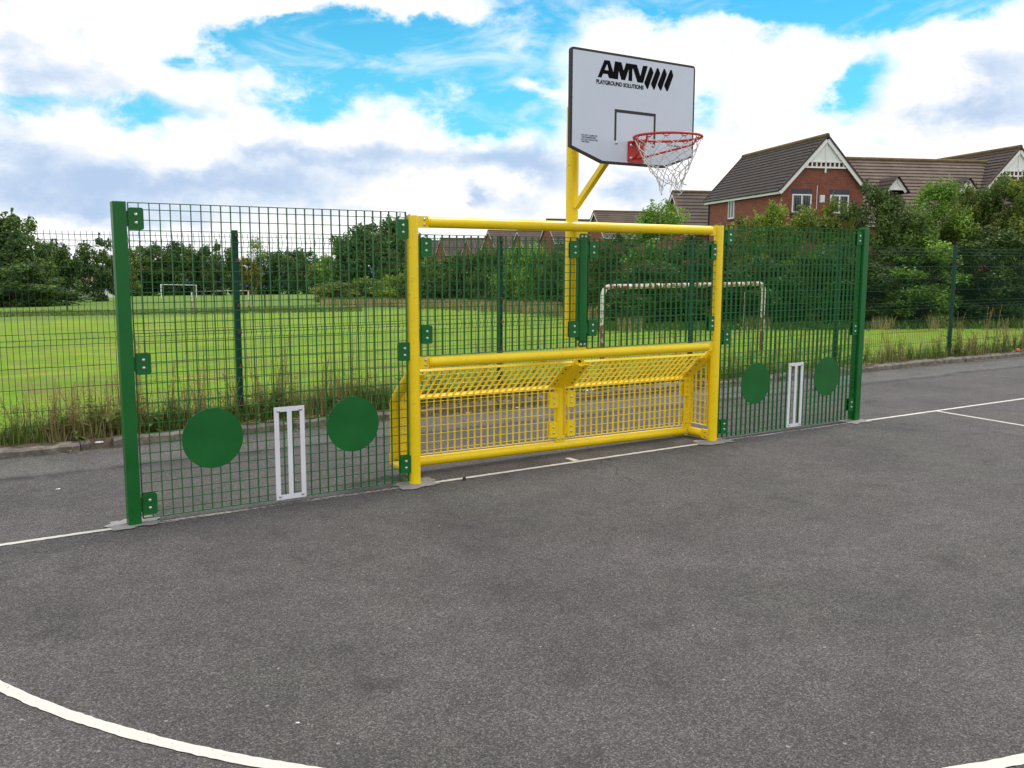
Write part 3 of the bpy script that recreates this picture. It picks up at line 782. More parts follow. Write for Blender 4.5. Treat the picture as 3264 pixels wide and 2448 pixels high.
# ------------------------------------------------------------------ boundary fence behind
fence = thing('mesh_fence', (6.5, 3.31, 0.1), 'dark green welded wire fence of folded panels along the kerb', 'fence')
posts_x = [-0.449+3.476*k for k in range(-2, 7)]
WZ = [2.150, 2.092, 2.034, 1.82, 1.60, 1.38, 1.160, 1.102, 1.044, 0.824, 0.612, 0.392, 0.245, 0.186, 0.127]
fold = {2.092: 0.030, 1.102: 0.030, 0.186: 0.030}
for px in posts_x:
    mb = MB(); mb.span(px-0.032, px+0.032, 3.335, 3.385, -0.1, 2.225)
    o = mb.build('fence_post', DGREEN, fence, (px, 3.36, 0), bevel=0.004)
    for z in (2.17, 1.90, 1.40, 1.10, 0.72, 0.30): mb = MB(); mb.box((px+0.012, 3.327, z), (0.034, 0.018, 0.034)); mb.build('clip', RUSTBOLT, o, (px, 3.327, z))
for i in range(len(posts_x)-1):
    x0, x1 = posts_x[i]+0.02, posts_x[i+1]-0.02; mb = MB(); x = x0
    prof = [(2.185, 0), (2.150, 0), (2.092, -0.032), (2.034, 0), (1.160, 0), (1.102, -0.032), (1.044, 0), (0.245, 0), (0.186, -0.032), (0.127, 0), (0.10, 0)]
    while x < x1:
        mb.tube([(x, 3.318+dy, z) for z, dy in prof], 0.0026, 4, False); x += 0.0556
    for z in WZ:
        y = 3.3155 + (-0.032 if z in fold else 0)
        mb.tube([(x0, y-0.004, z), (x1, y-0.004, z)], 0.0028, 4, False)
    mb.build('wire_panel', DGREEN, fence, ((x0+x1)/2, 3.31, 1.1))

# ------------------------------------------------------------------ plants along the fence
def blade(mb, p, h, w, lean, tint, az, seg=2):
    d = Vector((math.cos(az), math.sin(az), 0)); s = Vector((-d.y, d.x, 0))*(w/2)
    p = Vector(p); m = p + Vector((0,0,h*0.55)) + d*(lean*0.3); t = p + Vector((0,0,h)) + d*lean
    mb.add([p-s, p+s, m+s*0.7, m-s*0.7, t], [(0,1,2,3), (3,2,4)], False, tint)
def verge_h(x):    # height of growth along the fence
    return 0.55 + 0.45*math.sin(x*1.7+0.4)*math.sin(x*0.61+1.1)
mb = MB(); rng = random.Random(11)
for i in range(18000):
    x = rng.uniform(-5.5, 26) if i % 2 else rng.uniform(-4.2, 4); y = 3.16 + abs(rng.gauss(0, 0.15)) + (0.12 if rng.random() < 0.5 else 0)
    h = rng.uniform(0.04, 0.24)*(0.6+1.2*max(0.2, verge_h(x)))
    tint = min(1, max(0.01, rng.gauss(0.33, 0.20) + (0.34 if math.sin(x*2.3)+0.5*math.sin(x*5.1) > 0.6 else 0)))
    blade(mb, (x, y, 0.08), h, rng.uniform(0.006, 0.014), rng.uniform(0.0, 0.14), tint, rng.uniform(0, 6.28))
# flattened straw lying over the kerb
for i in range(5200):
    x = rng.uniform(-5.5, 22); y = rng.uniform(3.02, 3.2)
    if math.sin(x*1.9+2)+math.sin(x*0.83) < 0.1: continue
    az = rng.uniform(0, 6.28); L = rng.uniform(0.06, 0.2); z = 0.098+rng.uniform(0, 0.035)
    d = Vector((math.cos(az), math.sin(az), rng.uniform(-0.15, 0.2)))*L; s = Vector((-d.y, d.x, 0)).normalized()*0.004; p = Vector((x, y, z))
    mb.add([p-s, p+s, p+d+s*0.4, p+d-s*0.4], [(0,1,2,3)], False, rng.uniform(0.55, 1.0))
for i in range(1500):
    x = rng.uniform(-5.5, 20); y = 3.0 - abs(rng.gauss(0, 0.07))
    if math.sin(x*2.7+1)+math.sin(x*1.13) < 0.35: continue
    az = rng.uniform(0, 6.28); L = rng.uniform(0.04, 0.14); z = 0.006+rng.uniform(0, 0.02)
    d = Vector((math.cos(az), math.sin(az), rng.uniform(-0.03, 0.2)))*L; s = Vector((-d.y, d.x, 0)).normalized()*0.004; p = Vector((x, y, z))
    mb.add([p-s, p+s, p+d+s*0.4, p+d-s*0.4], [(0,1,2,3)], False, rng.uniform(0.5, 1.0))
tag(mb.build('verge_grass', BLADE), 'tangled green and straw grass growing along the kerb under the fence', 'grass', kind='stuff')

def dock_mesh(seed):
    rng = random.Random(seed); mb = MB(); H = 1.0
    for b in range(rng.randint(2, 4)):
        az = rng.uniform(0, 6.28); ln = rng.uniform(0.02, 0.16); h = H*rng.uniform(0.6, 1.0)
        pts = [Vector((0.03*math.cos(az)*k, 0.03*math.sin(az)*k, 0)) + Vector((math.cos(az)*ln*k*k, math.sin(az)*ln*k*k, h*k)) for k in (0, 0.35, 0.7, 1.0)]
        c0 = len(mb.f); mb.tube(pts, 0.004, 4, False, rad=[0.005, 0.004, 0.003, 0.002])
        for f in range(c0, len(mb.f)): mb.t[f] = 0.6
        for q in range(46):
            k = rng.uniform(0.40, 1.0); i = min(2, int(k*3)); p = pts[i].lerp(pts[i+1], k*3-i if k < 1 else 1)
            rr = 0.038*(1.15-k); c = p + Vector((rng.gauss(0, rr), rng.gauss(0, rr), rng.gauss(0, 0.012)))
            s = rng.uniform(0.005, 0.011); u = Vector((rng.gauss(0,1), rng.gauss(0,1), rng.gauss(0,1))).normalized(); v = u.orthogonal().normalized()
            mb.add([c-u*s, c+v*s*0.7, c+u*s, c-v*s*0.7], [(0,1,2,3)], False, min(1, max(0, rng.gauss(0.58, 0.24))))
    for q in range(16):
        az = rng.uniform(0, 6.28); z = rng.uniform(0.02, 0.5)**1.3; L = rng.uniform(0.06, 0.16); d = Vector((math.cos(az), math.sin(az), rng.uniform(-0.2, 0.7))).normalized(); s = Vector((-d.y, d.x, 0)).normalized()*L*0.16; p = Vector((d.x*0.02, d.y*0.02, z))
        mb.add([p, p+d*L*0.5+s, p+d*L-Vector((0,0,L*0.2)), p+d*L*0.5-s], [(0,1,2,3)], False, rng.uniform(0.01, 0.35))
    return mb
def leafy_mesh(seed):
    rng = random.Random(seed); mb = MB()
    for b in range(5):
        az = rng.uniform(0, 6.28); ln = rng.uniform(0.03, 0.2); h = rng.uniform(0.6, 1.0)
        pts = [Vector((math.cos(az)*ln*k*k, math.sin(az)*ln*k*k, h*k)) for k in (0, 0.5, 1.0)]
        c0 = len(mb.f); mb.tube(pts, 0.004, 4, False, rad=[0.005, 0.004, 0.002])
        for f in range(c0, len(mb.f)): mb.t[f] = 0.2
        for q in range(26):
            k = rng.uniform(0.1, 1.0); p = pts[0].lerp(pts[1], k*2) if k < 0.5 else pts[1].lerp(pts[2], k*2-1)
            a2 = rng.uniform(0, 6.28); d = Vector((math.cos(a2), math.sin(a2), rng.uniform(-0.3, 0.5))).normalized(); L = rng.uniform(0.03, 0.085); s = Vector((-d.y, d.x, 0)).normalized()*L*0.28
            mb.add([p, p+d*L*0.5+s, p+d*L-Vector((0,0,L*0.2)), p+d*L*0.5-s], [(0,1,2,3)], False, rng.uniform(0.01, 0.4))
    return mb
rng = random.Random(5)
protos = []
for i in range(5):
    o = dock_mesh(20+i).build('dock_weed', DOCK)
    tag(o, 'slender reddish brown dock weed gone to seed at the foot of the wire fence', 'weed', 'dock weeds along the fence'); protos.append(o)
spots = []
for i in range(240):
    x = rng.choice((rng.uniform(-4.2, 3.2), rng.uniform(-3.4, 2.6), rng.uniform(-2.4, 1.2), rng.uniform(2.5, 10), rng.uniform(10, 17)))
    spots.append((x, 3.2+abs(rng.gauss(0, 0.30)), rng.uniform(0.30, 0.70) + (rng.uniform(0, 0.4) if rng.random() < 0.45 else 0)))
for i, (x, y, h) in enumerate(spots):
    o = protos[i] if i < 5 else protos[i % 5].copy()
    if i >= 5: COL.objects.link(o)
    o.location = (x, y, 0.08); o.scale = (0.75+0.3*h, 0.75+0.3*h, h); o.rotation_euler = (rng.uniform(-.08,.08), rng.uniform(-.08,.08), rng.uniform(0, 6.28))
protos = []
for i in range(3):
    o = leafy_mesh(40+i).build('leafy_weed', DOCK)
    tag(o, 'low leafy green weed growing at the foot of the wire fence', 'weed', 'leafy weeds along the fence'); protos.append(o)
for i in range(110):
    x = rng.choice((rng.uniform(-4.2, 3), rng.uniform(-4.2, 10), rng.uniform(10, 17)))
    o = protos[i] if i < 3 else protos[i % 3].copy()
    if i >= 3: COL.objects.link(o)
    h = rng.uniform(0.2, 0.55); o.location = (x, 3.2+abs(rng.gauss(0, 0.2)), 0.08); o.scale = (h*1.3, h*1.3, h); o.rotation_euler = (0, 0, rng.uniform(0, 6.28))

# near grass of the field: short blades beyond the fence
mb = MB(); rng = random.Random(8)
for i in range(26000):
    y = 3.5 + rng.random()**1.6*9; x = rng.uniform(-4.5, 8+ (y-3.5)*2.0)
    blade(mb, (x, y, ground(x, y)-0.01), rng.uniform(0.02, 0.055), rng.uniform(0.006, 0.012), rng.uniform(0, 0.04), max(0.01, min(0.9, rng.gauss(0.36, 0.13))), rng.uniform(0, 6.28))
tag(mb.build('field_grass', BLADE), 'short bright grass blades of the field nearest the fence', 'grass', kind='stuff')
# strip of unmown grass across the field, and rough straw grass before the bushes
mb = MB()
for i in range(9000):
    xd = rng.uniform(-150, 780); dp = rng.uniform(72, 84) + 0.004*xd; p = gp(xd, dp); c = 0.5 + 0.5*math.sin(xd*0.013)
    blade(mb, p, rng.uniform(0.10, 0.34)*(0.7+0.5*c), rng.uniform(0.05, 0.10), rng.uniform(0, 0.2), max(0.01, min(0.8, rng.gauss(0.30, 0.14))), rng.uniform(0, 6.28))
tag(mb.build('long_grass_strip', BLADE), 'strip of darker unmown grass crossing the playing field', 'grass', kind='stuff')
mb = MB()
for i in range(12000):
    xd = rng.uniform(690, 1300); dp = 105 - (xd-690)*0.075 + rng.gauss(0, 3.2); p = gp(xd, dp)
    blade(mb, p, rng.uniform(0.3, 0.9), rng.uniform(0.06, 0.12), rng.uniform(0, 0.35), max(0.05, min(1, rng.gauss(0.66, 0.2))), rng.uniform(0, 6.28))
for i in range(14000):
    xd = rng.uniform(1250, 2330); dp = 43 + rng.gauss(0, 1.0) - (xd-1250)*0.002; p = gp(xd, dp)
    blade(mb, p, rng.uniform(0.08, 0.40)*(1.6 if math.sin(xd*0.02)+math.sin(xd*0.047) > 0.9 else 1), rng.uniform(0.03, 0.07), rng.uniform(0.05, 0.35), max(0.01, min(1, rng.gauss(0.12, 0.10) + (0.45 if math.sin(xd*0.02)+math.sin(xd*0.047) > 0.9 else 0))), rng.uniform(0, 6.28))
tag(mb.build('rough_grass', BLADE), 'rough straw coloured grass fringing the bushes beyond the field', 'grass', kind='stuff')

# ------------------------------------------------------------------ trees and bushes
def crown_mesh(name, seed, leaves, size, style, nclump=60, ar=1.0):
    """unit crown: height 0..1, radius about 0.5; leaf faces grouped in clumps. ar = height/width it will be scaled to"""
    rng = random.Random(seed); mb = MB(); cl = []
    while len(cl) < nclump:
        x, y, z = rng.uniform(-1,1), rng.uniform(-1,1), rng.uniform(-1,1)
        d = math.sqrt(x*x+y*y+z*z)
        if d > 1 or d < 0.25: continue
        if rng.random() > 0.2+0.8*d*d: continue
        if style == 'tree': zz, k = 0.58+0.42*z, 0.46*(1-0.12*max(0, z))
        elif style == 'bush':
            zz = 0.47+0.53*z; k = 0.5 if z > -0.1 else 0.5*(1+0.25*min(0.6, -z))
            q = math.hypot(x, y)
            if z < -0.3 and q > 1e-3: k = min(0.62, 0.48*max(q, 0.75)/q) if q > 0.3 else k
        elif style == 'tall': zz, k = 0.5+0.5*z, 0.46*(1-0.38*max(0, z))
        else: zz, k = 0.5+0.46*z, 0.40
        cl.append((x*k+rng.gauss(0,.02), y*k+rng.gauss(0,.02), zz, rng.uniform(0.6, 1.3), rng.gauss(0, 0.17)))
    L = []
    def leaf(p, n, s, t): L.append((p, n, s, t, rng.uniform(0, 6.28)))
    for i in range(leaves):
        cx, cy, cz, cs, ct = cl[rng.randrange(nclump)]
        r = 0.075*cs
        o = Vector((rng.gauss(0,1), rng.gauss(0,1), rng.gauss(0,0.8)))
        if o.length > 1.8: o *= 1.8/o.length
        p = Vector((cx+o.x*r, cy+o.y*r, max(0.0, cz+o.z*r/ar)))
        n = Vector((o.x*0.6+rng.gauss(0,0.6), o.y*0.6+rng.gauss(0,0.6), 0.5+o.z*0.4+rng.gauss(0,0.5))).normalized()
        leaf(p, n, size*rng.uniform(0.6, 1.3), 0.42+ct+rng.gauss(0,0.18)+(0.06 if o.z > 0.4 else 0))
    for i in range(nclump):     # sprigs breaking the outline
        cx, cy, cz, cs, ct = cl[i]
        d = Vector((cx*1.2+rng.gauss(0,.1), cy*1.2+rng.gauss(0,.1), (cz-0.5)+0.3)).normalized(); d.z /= ar
        p = Vector((cx, cy, cz)) + d*0.06; ln = rng.uniform(0.05, 0.15)
        for k in range(int(leaves/nclump*0.12)):
            q = p + d*rng.uniform(0, ln) + Vector((rng.gauss(0,1), rng.gauss(0,1), rng.gauss(0,1)/ar))*0.012
            q.z = max(0.0, q.z)
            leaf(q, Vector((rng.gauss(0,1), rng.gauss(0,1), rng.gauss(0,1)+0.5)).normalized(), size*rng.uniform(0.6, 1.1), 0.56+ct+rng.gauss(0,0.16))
    zs = sorted(l[0].z for l in L); zk = 1.0/zs[int(len(zs)*0.992)]
    rs = sorted(math.hypot(l[0].x, l[0].y) for l in L); rk = 0.5/rs[int(len(rs)*0.96)]
    for p, n, s, t, ph in L:
        p = Vector((p.x*rk, p.y*rk, p.z*zk))
        a = n.orthogonal().normalized(); b = n.cross(a); a, b = a*math.cos(ph)+b*math.sin(ph), b*math.cos(ph)-a*math.sin(ph)
        sq = lambda v: Vector((v.x, v.y, v.z/ar)); f = n*(s*0.25)
        mb.add([p-sq(a*s), p+sq(b*s*0.6+f), p+sq(a*s), p-sq(b*s*0.6-f)], [(0,1,2,3)], False, min(1, max(0.01, t)))
    return mb
def trunk_mesh(seed, style):
    rng = random.Random(seed); mb = MB()
    if style in ('bush',):
        for k in range(6):
            a = 2*PI*k/6+rng.uniform(-.4,.4); mb.tube([(0.03*math.cos(a),0.03*math.sin(a),-0.02),(0.10*math.cos(a),0.10*math.sin(a),0.3),(0.2*math.cos(a),0.2*math.sin(a),0.62)], .01, 6, False, rad=[0.014,0.010,0.004])
    else:
        mb.tube([(0,0,-0.03),(0.005,0,0.15),(-0.008,0.006,0.4),(0.01,0,0.72)], .02, 8, False, rad=[0.034,0.026,0.02,0.006])
        for k in range(8):
            a = 2*PI*k/8+rng.uniform(-.4,.4); z = rng.uniform(0.22, 0.5); L = rng.uniform(0.2, 0.34)
            mb.tube([(0,0,z),(L*0.5*math.cos(a),L*0.5*math.sin(a),z+0.12),(L*math.cos(a),L*math.sin(a),z+rng.uniform(0.18,0.34))], .01, 6, False, rad=[0.013,0.009,0.003])
    return mb
LIB = {}
def lib(style, i):
    k = (style, i)
    if k not in LIB:
        spec = {'tree': (9000, 0.026, 75, 1.2), 'bush': (9000, 0.026, 70, 0.8), 'tall': (13000, 0.021, 80, 2.0), 'wispy': (1300, 0.026, 30, 1.4), 'far': (8500, 0.028, 60, 1.2), 'grove': (15000, 0.021, 85, 1.9)}[style]
        st = {'far': 'bush', 'grove': 'bush'}.get(style, style)
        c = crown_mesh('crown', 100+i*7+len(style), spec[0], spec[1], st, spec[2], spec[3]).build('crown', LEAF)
        t = trunk_mesh(i+50, 'bush' if st == 'bush' else 'tree').build('trunk', BARK)
        LIB[k] = [c, t, False]
    return LIB[k]
def plant(name, cat, style, i, xd, top, depth, wd, label, group, col, dz=0.0):
    p = gp(xd, depth); p.z += dz; h = z_at(xd, top, depth) - p.z; w = wd*K/F*depth
    o = thing(name, p, label, cat, group, rz=0); c, t, used = lib(style, i)
    if used: c = c.copy(); t = t.copy(); COL.objects.link(c); COL.objects.link(t)
    else: LIB[(style, i)][2] = True
    w *= {'grove': 1.30, 'tall': 1.15, 'far': 1.34, 'tree': 1.15, 'bush': 1.2}.get(style, 1.0)
    for q in (c, t): q.parent = o; q.scale = (w, w, h); q.rotation_euler = (0, 0, rng.uniform(0, 6.28))
    c.color = (*col, 1)
    return o
rng = random.Random(21)
DK, MD, OL, YG, BR, LG = (0.46,0.54,0.50), (0.62,0.70,0.64), (1.15,1.02,0.75), (1.45,1.35,0.8), (1.6,0.9,0.55), (1.15,1.35,0.9)
GF = 'trees along the far edge of the field'
far = [  # display x, top, depth, width, style, variant, label, tint
 (-40, 470, 120, 150, 'far', 0, 'tall dark tree cut off by the left edge of the photo', DK),
 (38, 474, 126, 112, 'far', 1, 'tall dark tree with the highest ragged top at far left', MD),
 (104, 528, 132, 100, 'far', 2, 'broad dark tree sloping down to the gap with the distant hill', DK),
 (40, 572, 112, 130, 'far', 3, 'lower shrubby tree in front of the tall trees at far left', MD),
 (214, 520, 150, 80, 'far', 1, 'round dark tree standing alone right of the distant hill gap', DK),
 (262, 540, 230, 62, 'far', 0, 'small olive tree just behind the left square post', OL),
 (305, 535, 240, 76, 'far', 1, 'dark round tree above the left goalpost of the farthest goal', MD),
 (350, 532, 245, 80, 'far', 2, 'dark broad tree right above the crossbar of the farthest goal', DK),
 (385, 527, 240, 74, 'far', 3, 'highest dark tree of the row behind the farthest goal', MD),
 (425, 535, 242, 70, 'far', 0, 'dark tree just right of the farthest goal', DK),
 (475, 531, 225, 56, 'far', 1, 'pointed dark tree just left of the dark fence post', DK),
 (548, 516, 235, 64, 'wispy', 0, 'thin pale see-through tree right of the dark fence post', (1.5,1.35,1.0)),
 (528, 560, 232, 56, 'far', 2, 'low rust brown tree beside the dark fence post', BR),
 (583, 547, 240, 60, 'far', 3, 'low dark tree right of the thin pale tree', DK),
 (625, 541, 236, 66, 'far', 0, 'dark tree filling the row between the pale tree and the tall group', MD),
 (668, 546, 228, 62, 'far', 1, 'shadowed low tree left of the hawthorn', DK),
 (706, 556, 150, 62, 'far', 2, 'olive hawthorn flecked with pale leaves left of the tall group', OL),
 (748, 515, 138, 88, 'far', 3, 'mid green tree on the left shoulder of the tall group', LG),
 (795, 490, 134, 118, 'far', 1, 'dark domed tree in the middle of the tall group', DK),
 (838, 477, 132, 118, 'far', 0, 'tallest dark tree of the group left of the goal', MD),
 (872, 520, 120, 80, 'far', 1, 'dark tree half hidden by the left goal post', DK),
]
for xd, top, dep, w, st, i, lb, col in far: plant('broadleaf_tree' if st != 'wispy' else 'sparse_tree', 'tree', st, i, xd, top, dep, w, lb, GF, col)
GB = 'bushes and young trees of the hedge by the houses'
bush = [
 (60, 620, 118, 170, 'bush', 0, 'low bramble bank under the trees at far left', DK),
 (730, 612, 108, 90, 'bush', 2, 'low brown scrub below the hawthorn', (1.3,1.0,0.7)),
 (800, 604, 106, 90, 'bush', 3, 'scrubby bush below the tall group', OL),
 (858, 596, 102, 84, 'bush', 4, 'yellow green scrub left of the goal post', YG),
 (915, 566, 98, 92, 'bush', 0, 'olive bush just right of the left goal post', OL),
 (965, 558, 95, 90, 'bush', 1, 'bushy olive green hedge tree below the far grey roofs', MD),
 (1015, 552, 92, 84, 'bush', 2, 'dark hedge bush left of the dark fence post behind the goal', DK),
 (1062, 540, 88, 84, 'bush', 3, 'leafy hedge bush behind the dark fence post', MD),
 (1112, 536, 84, 84, 'bush', 4, 'tall bright green hedge bush right of that fence post', LG),
 (1165, 537, 78, 84, 'bush', 0, 'bright hedge bush left of the yellow basketball pole', LG),
 (1212, 540, 72, 80, 'bush', 1, 'dark hedge bush right behind the yellow basketball pole', DK),
 (1262, 505, 60, 92, 'grove', 0, 'tall hedge bush just right of the green middle post', MD),
 (1330, 512, 52, 100, 'grove', 1, 'dark hedge bush above the left end of the rusty goal', DK),
 (1432, 446, 50, 122, 'grove', 2, 'rounded bright green bush rising above the crossbar before the grey roof', LG),
 (1510, 505, 47, 110, 'grove', 0, 'dark bush over the middle of the rusty goal', DK),
 (1592, 478, 47, 100, 'grove', 1, 'olive bush before the side wall of the big brick house', OL),
 (1660, 446, 46, 100, 'tall', 0, 'feathery yellow green bush before the lit window of the gable', YG),
 (1735, 456, 45.5, 110, 'grove', 2, 'olive brown bush under the brick gable windows', OL),
 (1800, 438, 45.5, 96, 'tall', 1, 'thin leafy bush under the right gable window', (1.25,1.05,0.7)),
 (1868, 408, 45, 126, 'grove', 0, 'dense dark tree right of the brick gable', DK),
 (1945, 440, 43.5, 110, 'grove', 1, 'bushy green tree below the left roof gablet', MD),
 (2018, 398, 44.5, 132, 'tall', 2, 'tall bright green tree below the right roof gablet', LG),
 (1990, 520, 42.5, 150, 'grove', 2, 'drooping light green bush just right of the far square post', LG),
 (2090, 415, 45, 110, 'grove', 0, 'dark reddish bush behind the right fence post', (0.85,0.72,0.6)),
 (2150, 388, 45.5, 120, 'tall', 3, 'tall ragged tree with bright tips before the right gable', MD),
 (2215, 396, 44.5, 130, 'grove', 1, 'olive tree at the right edge of the photo', OL),
 (2145, 500, 42.5, 150, 'grove', 2, 'dark green bush behind the right fence post', DK),
 (2290, 400, 45, 150, 'grove', 0, 'dark bush beyond the right edge of the photo', DK),
 (1640, 560, 43.5, 150, 'grove', 1, 'low dark bush behind the right upright of the rusty goal', DK),
 (1785, 540, 43, 150, 'grove', 2, 'low shadowed bush seen through the right mesh panel', DK),
 (1890, 560, 42.5, 120, 'grove', 0, 'low dark bush behind the far square post', DK),
 (1420, 570, 44.5, 150, 'grove', 2, 'low dark bush behind the crossbar of the rusty goal', DK),
]
for xd, top, dep, w, st, i, lb, col in bush: plant('hedge_bush', 'bush', st, i, xd, top, dep, w, lb, GB, col)

# ------------------------------------------------------------------ houses
def house(name, label, ax, ay, th, w, L, ze, zr, zbase, tint, windows=(), gable=True, courses=15, group=None, back=True, chim=None, over=0.28):
    """local +x leaves the front gable, y runs across, z up; apex of the front gable at the origin column"""
    t = thing(name, (ax, ay, zbase), label, 'house', group, rz=0)
    A = Vector((math.cos(th), math.sin(th), 0)); B = Vector((-A.y, A.x, 0))
    t.rotation_euler = (0, 0, th)
    def part(mb, nm, mat, par=t, col=None):
        me_o = mb.build(nm, mat); me_o.parent = par; me_o.location = (0,0,0)
        if col: me_o.color = (*col, 1)
        return me_o
    ze, zr = ze-zbase, zr-zbase; sl = (zr-ze)/w
    ww = w-over; mb = MB()           # brick body
    top = lambda y: zr - sl*abs(y) - 0.10
    pent = [(-ww, 0), (ww, 0), (ww, top(ww)), (0, top(0)), (-ww, top(ww))]
    f = [(-0.16, y, z) for y, z in pent]; b = [(-L+0.16, y, z) for y, z in pent]
    mb.add(f+b, [(0,1,2,3,4), (9,8,7,6,5)] + [(i, i+5, (i+1) % 5+5, (i+1) % 5) for i in range(5)])
    wall = part(mb, 'wall', BRICK)
    # roof in overlapping courses
    mb = MB(); step = w/courses
    for s in (-1, 1):
        for k in range(courses):
            y0, y1 = s*step*k, s*(step*(k+1)+0.055); z0, z1 = zr-sl*abs(y0)-0.01, zr-sl*abs(y1)
            lift, th_ = 0.066, 0.032
            vs = [(0.04, y0, z0), (-L-0.04, y0, z0), (-L-0.04, y1, z1+lift), (0.04, y1, z1+lift),
                  (0.04, y0, z0-th_), (-L-0.04, y0, z0-th_), (-L-0.04, y1, z1+lift-th_), (0.04, y1, z1+lift-th_)]
            mb.add(vs, [(0,1,2,3), (3,2,6,7), (4,7,6,5), (0,3,7,4), (1,5,6,2)])
        ye = s*w; zz = zr-sl*w
        mb.add([(0.04, 0, zr-0.05), (-L-0.04, 0, zr-0.05), (-L-0.04, ye, zz-0.05), (0.04, ye, zz-0.05)], [(0,1,2,3)])
        mb.add([(0.04, 0, zr), (0.04, ye, zz+0.04), (0.04, ye, zz-0.05), (0.04, 0, zr-0.05)], [(0,1,2,3)])
        mb.add([(-L-0.04, 0, zr), (-L-0.04, ye, zz+0.04), (-L-0.04, ye, zz-0.05), (-L-0.04, 0, zr-0.05)], [(0,1,2,3)])
    roof = part(mb, 'roof', TILES, col=tint)
    mb = MB(); mb.tube([(0.05, 0, zr+0.02), (-L-0.05, 0, zr+0.02)], 0.12, 10, True); part(mb, 'ridge_tile', LICHEN, roof)
    # verge tiles along the gable, bargeboards below them
    for x0 in ((0.04, -L-0.04) if back else (0.04,)):
        for s in (-1, 1):
            p, q = Vector((x0, 0, zr+0.05)), Vector((x0, s*w, zr-sl*w+0.07)); d = (q-p).normalized(); nrm = Vector((1,0,0)).cross(d).normalized()
            mb = MB(); mb.box((p+q)/2 - Vector((0,0,0.05)), (0.12, 0.10, (q-p).length), (Vector((1,0,0)), nrm, d))
            part(mb, 'verge_tile', TILES, roof, (tint[0]*1.25, tint[1]*1.1, tint[2]*1.0))
            mb = MB(); mb.box((p+q)/2 - Vector((0,0,0.255)), (0.045, 0.20, (q-p).length*0.985), (Vector((1,0,0)), nrm, d)); part(mb, 'bargeboard', UPVC)
    mb = MB(); gt = MB()
    for s in (-1, 1):
        mb.box((-L/2, s*(w-0.05), ze-0.11), (L-0.1, 0.04, 0.17)); gt.tube([(0, s*(w+0.03), ze-0.02), (-L, s*(w+0.03), ze-0.02)], 0.055, 8, True)
        if gable: gt.tube([(-L+0.35, s*(ww+0.04), ze-0.1), (-L+0.35, s*(ww+0.04), 0)], 0.045, 8, True)
    fa = part(mb, 'fascia', UPVC); part(gt, 'gutter', GUTTER)
    if gable:      # white panelled apex over a row of dark openings, with a pendant
        mb = MB(); h = 1.08; g0 = zr-0.30; yb = (h+0.12)/sl*0.99
        mb.prism([(-yb+0.10, g0-h), (yb-0.10, g0-h), (0, g0+0.05)], 0.0, 0.05, lambda y, x, z: (-0.10+x, y, z))
        mb.box((-0.03, 0, g0-0.55), (0.05, 0.07, 1.2)); mb.box((-0.03, 0, g0-h-0.36), (0.06, 0.08, 0.45))
        z2 = g0-h-0.30; yy = (zr-0.25-z2)/sl*0.93
        mb.box((-0.04, 0, z2), (0.07, 2*yy, 0.09)); mb.box((-0.04, 0, g0-h-0.005), (0.07, 2*(yb-0.02), 0.07))
        n = 9
        for i in range(n):
            y = -yb*0.98 + 2*yb*0.98*i/(n-1); mb.box((-0.045, y, (z2+g0-h)/2+0.005), (0.05, 0.075, 0.21))
        part(mb, 'gable_panel', UPVC)
    for kind, y, z, sw, sh in windows:   # (face, across or along, centre height, width, height)
        z -= zbase
        if kind == 'front': o, a, n = Vector((-0.16, y, z)), Vector((0,1,0)), Vector((1,0,0))
        elif kind == 'left': o, a, n = Vector((y, -ww, z)), Vector((1,0,0)), Vector((0,-1,0))
        else: o, a, n = Vector((y, ww, z)), Vector((1,0,0)), Vector((0,1,0))
        zv = Vector((0,0,1)); mb = MB(); fr = 0.075
        for da, dz, ww_, hh in ((-sw/2+fr/2, 0, fr, sh), (sw/2-fr/2, 0, fr, sh)): mb.box(o+a*da+zv*dz+n*0.02, (ww_, 0.09, hh), (a, n, zv))
        for dz in (-sh/2+fr/2, sh/2-fr/2): mb.box(o+zv*dz+n*0.02, (sw-2*fr, 0.086, fr), (a, n, zv))
        if sw > 0.8: mb.box(o+n*0.02, (fr*1.1, 0.084, sh-2*fr), (a, n, zv))
        win = part(mb, 'window', UPVC)
        mb = MB(); mb.box(o+n*0.012, (sw-0.1, 0.05, sh-0.1), (a, n, zv)); part(mb, 'pane', GLASS, win)
        mb = MB(); mb.box(o-zv*(sh/2+0.05)+n*0.04, (sw+0.16, 0.16, 0.085), (a, n, zv)); part(mb, 'sill', BLUEBRICK, win)
        if kind == 'front' and gable:
            mb = MB(); mb.box(o+zv*(sh/2+0.14)+n*0.006, (sw+0.06, 0.03, 0.25), (a, n, zv)); part(mb, 'lintel', BLUEBRICK, win)
    if chim:
        mb = MB(); cx, cy, hz = chim; mb.tube([(cx, cy, zr-1.5), (cx, cy, zr+hz)], 0.10, 10, True); part(mb, 'flue', BRICK, roof)
    return t
TH = -1.970
def gable_uv(px, py, ax, ay):
    A = Vector((math.cos(TH), math.sin(TH), 0)); B = Vector((-A.y, A.x, 0)); d = ray(px, py); o = Vector((ax, ay, 0))
    t = (o-CAM).dot(A)/d.dot(A); p = CAM + d*t; return (p-o).dot(B), p.z
ZA = lambda x, y: (2200+x*.27125, 420+y*.27125)
HX, HY = 38.907, 26.444
wins = []
for x0, x1, y0, y1 in ((1213, 1430, 728, 950), (1660, 1868, 738, 960)):
    y_a, z_a = gable_uv(*ZA(x0, y0), HX, HY); y_b, z_b = gable_uv(*ZA(x1, y1), HX, HY)
    wins.append(('front', (y_a+y_b)/2, (z_a+z_b)/2, abs(y_b-y_a), abs(z_a-z_b)))
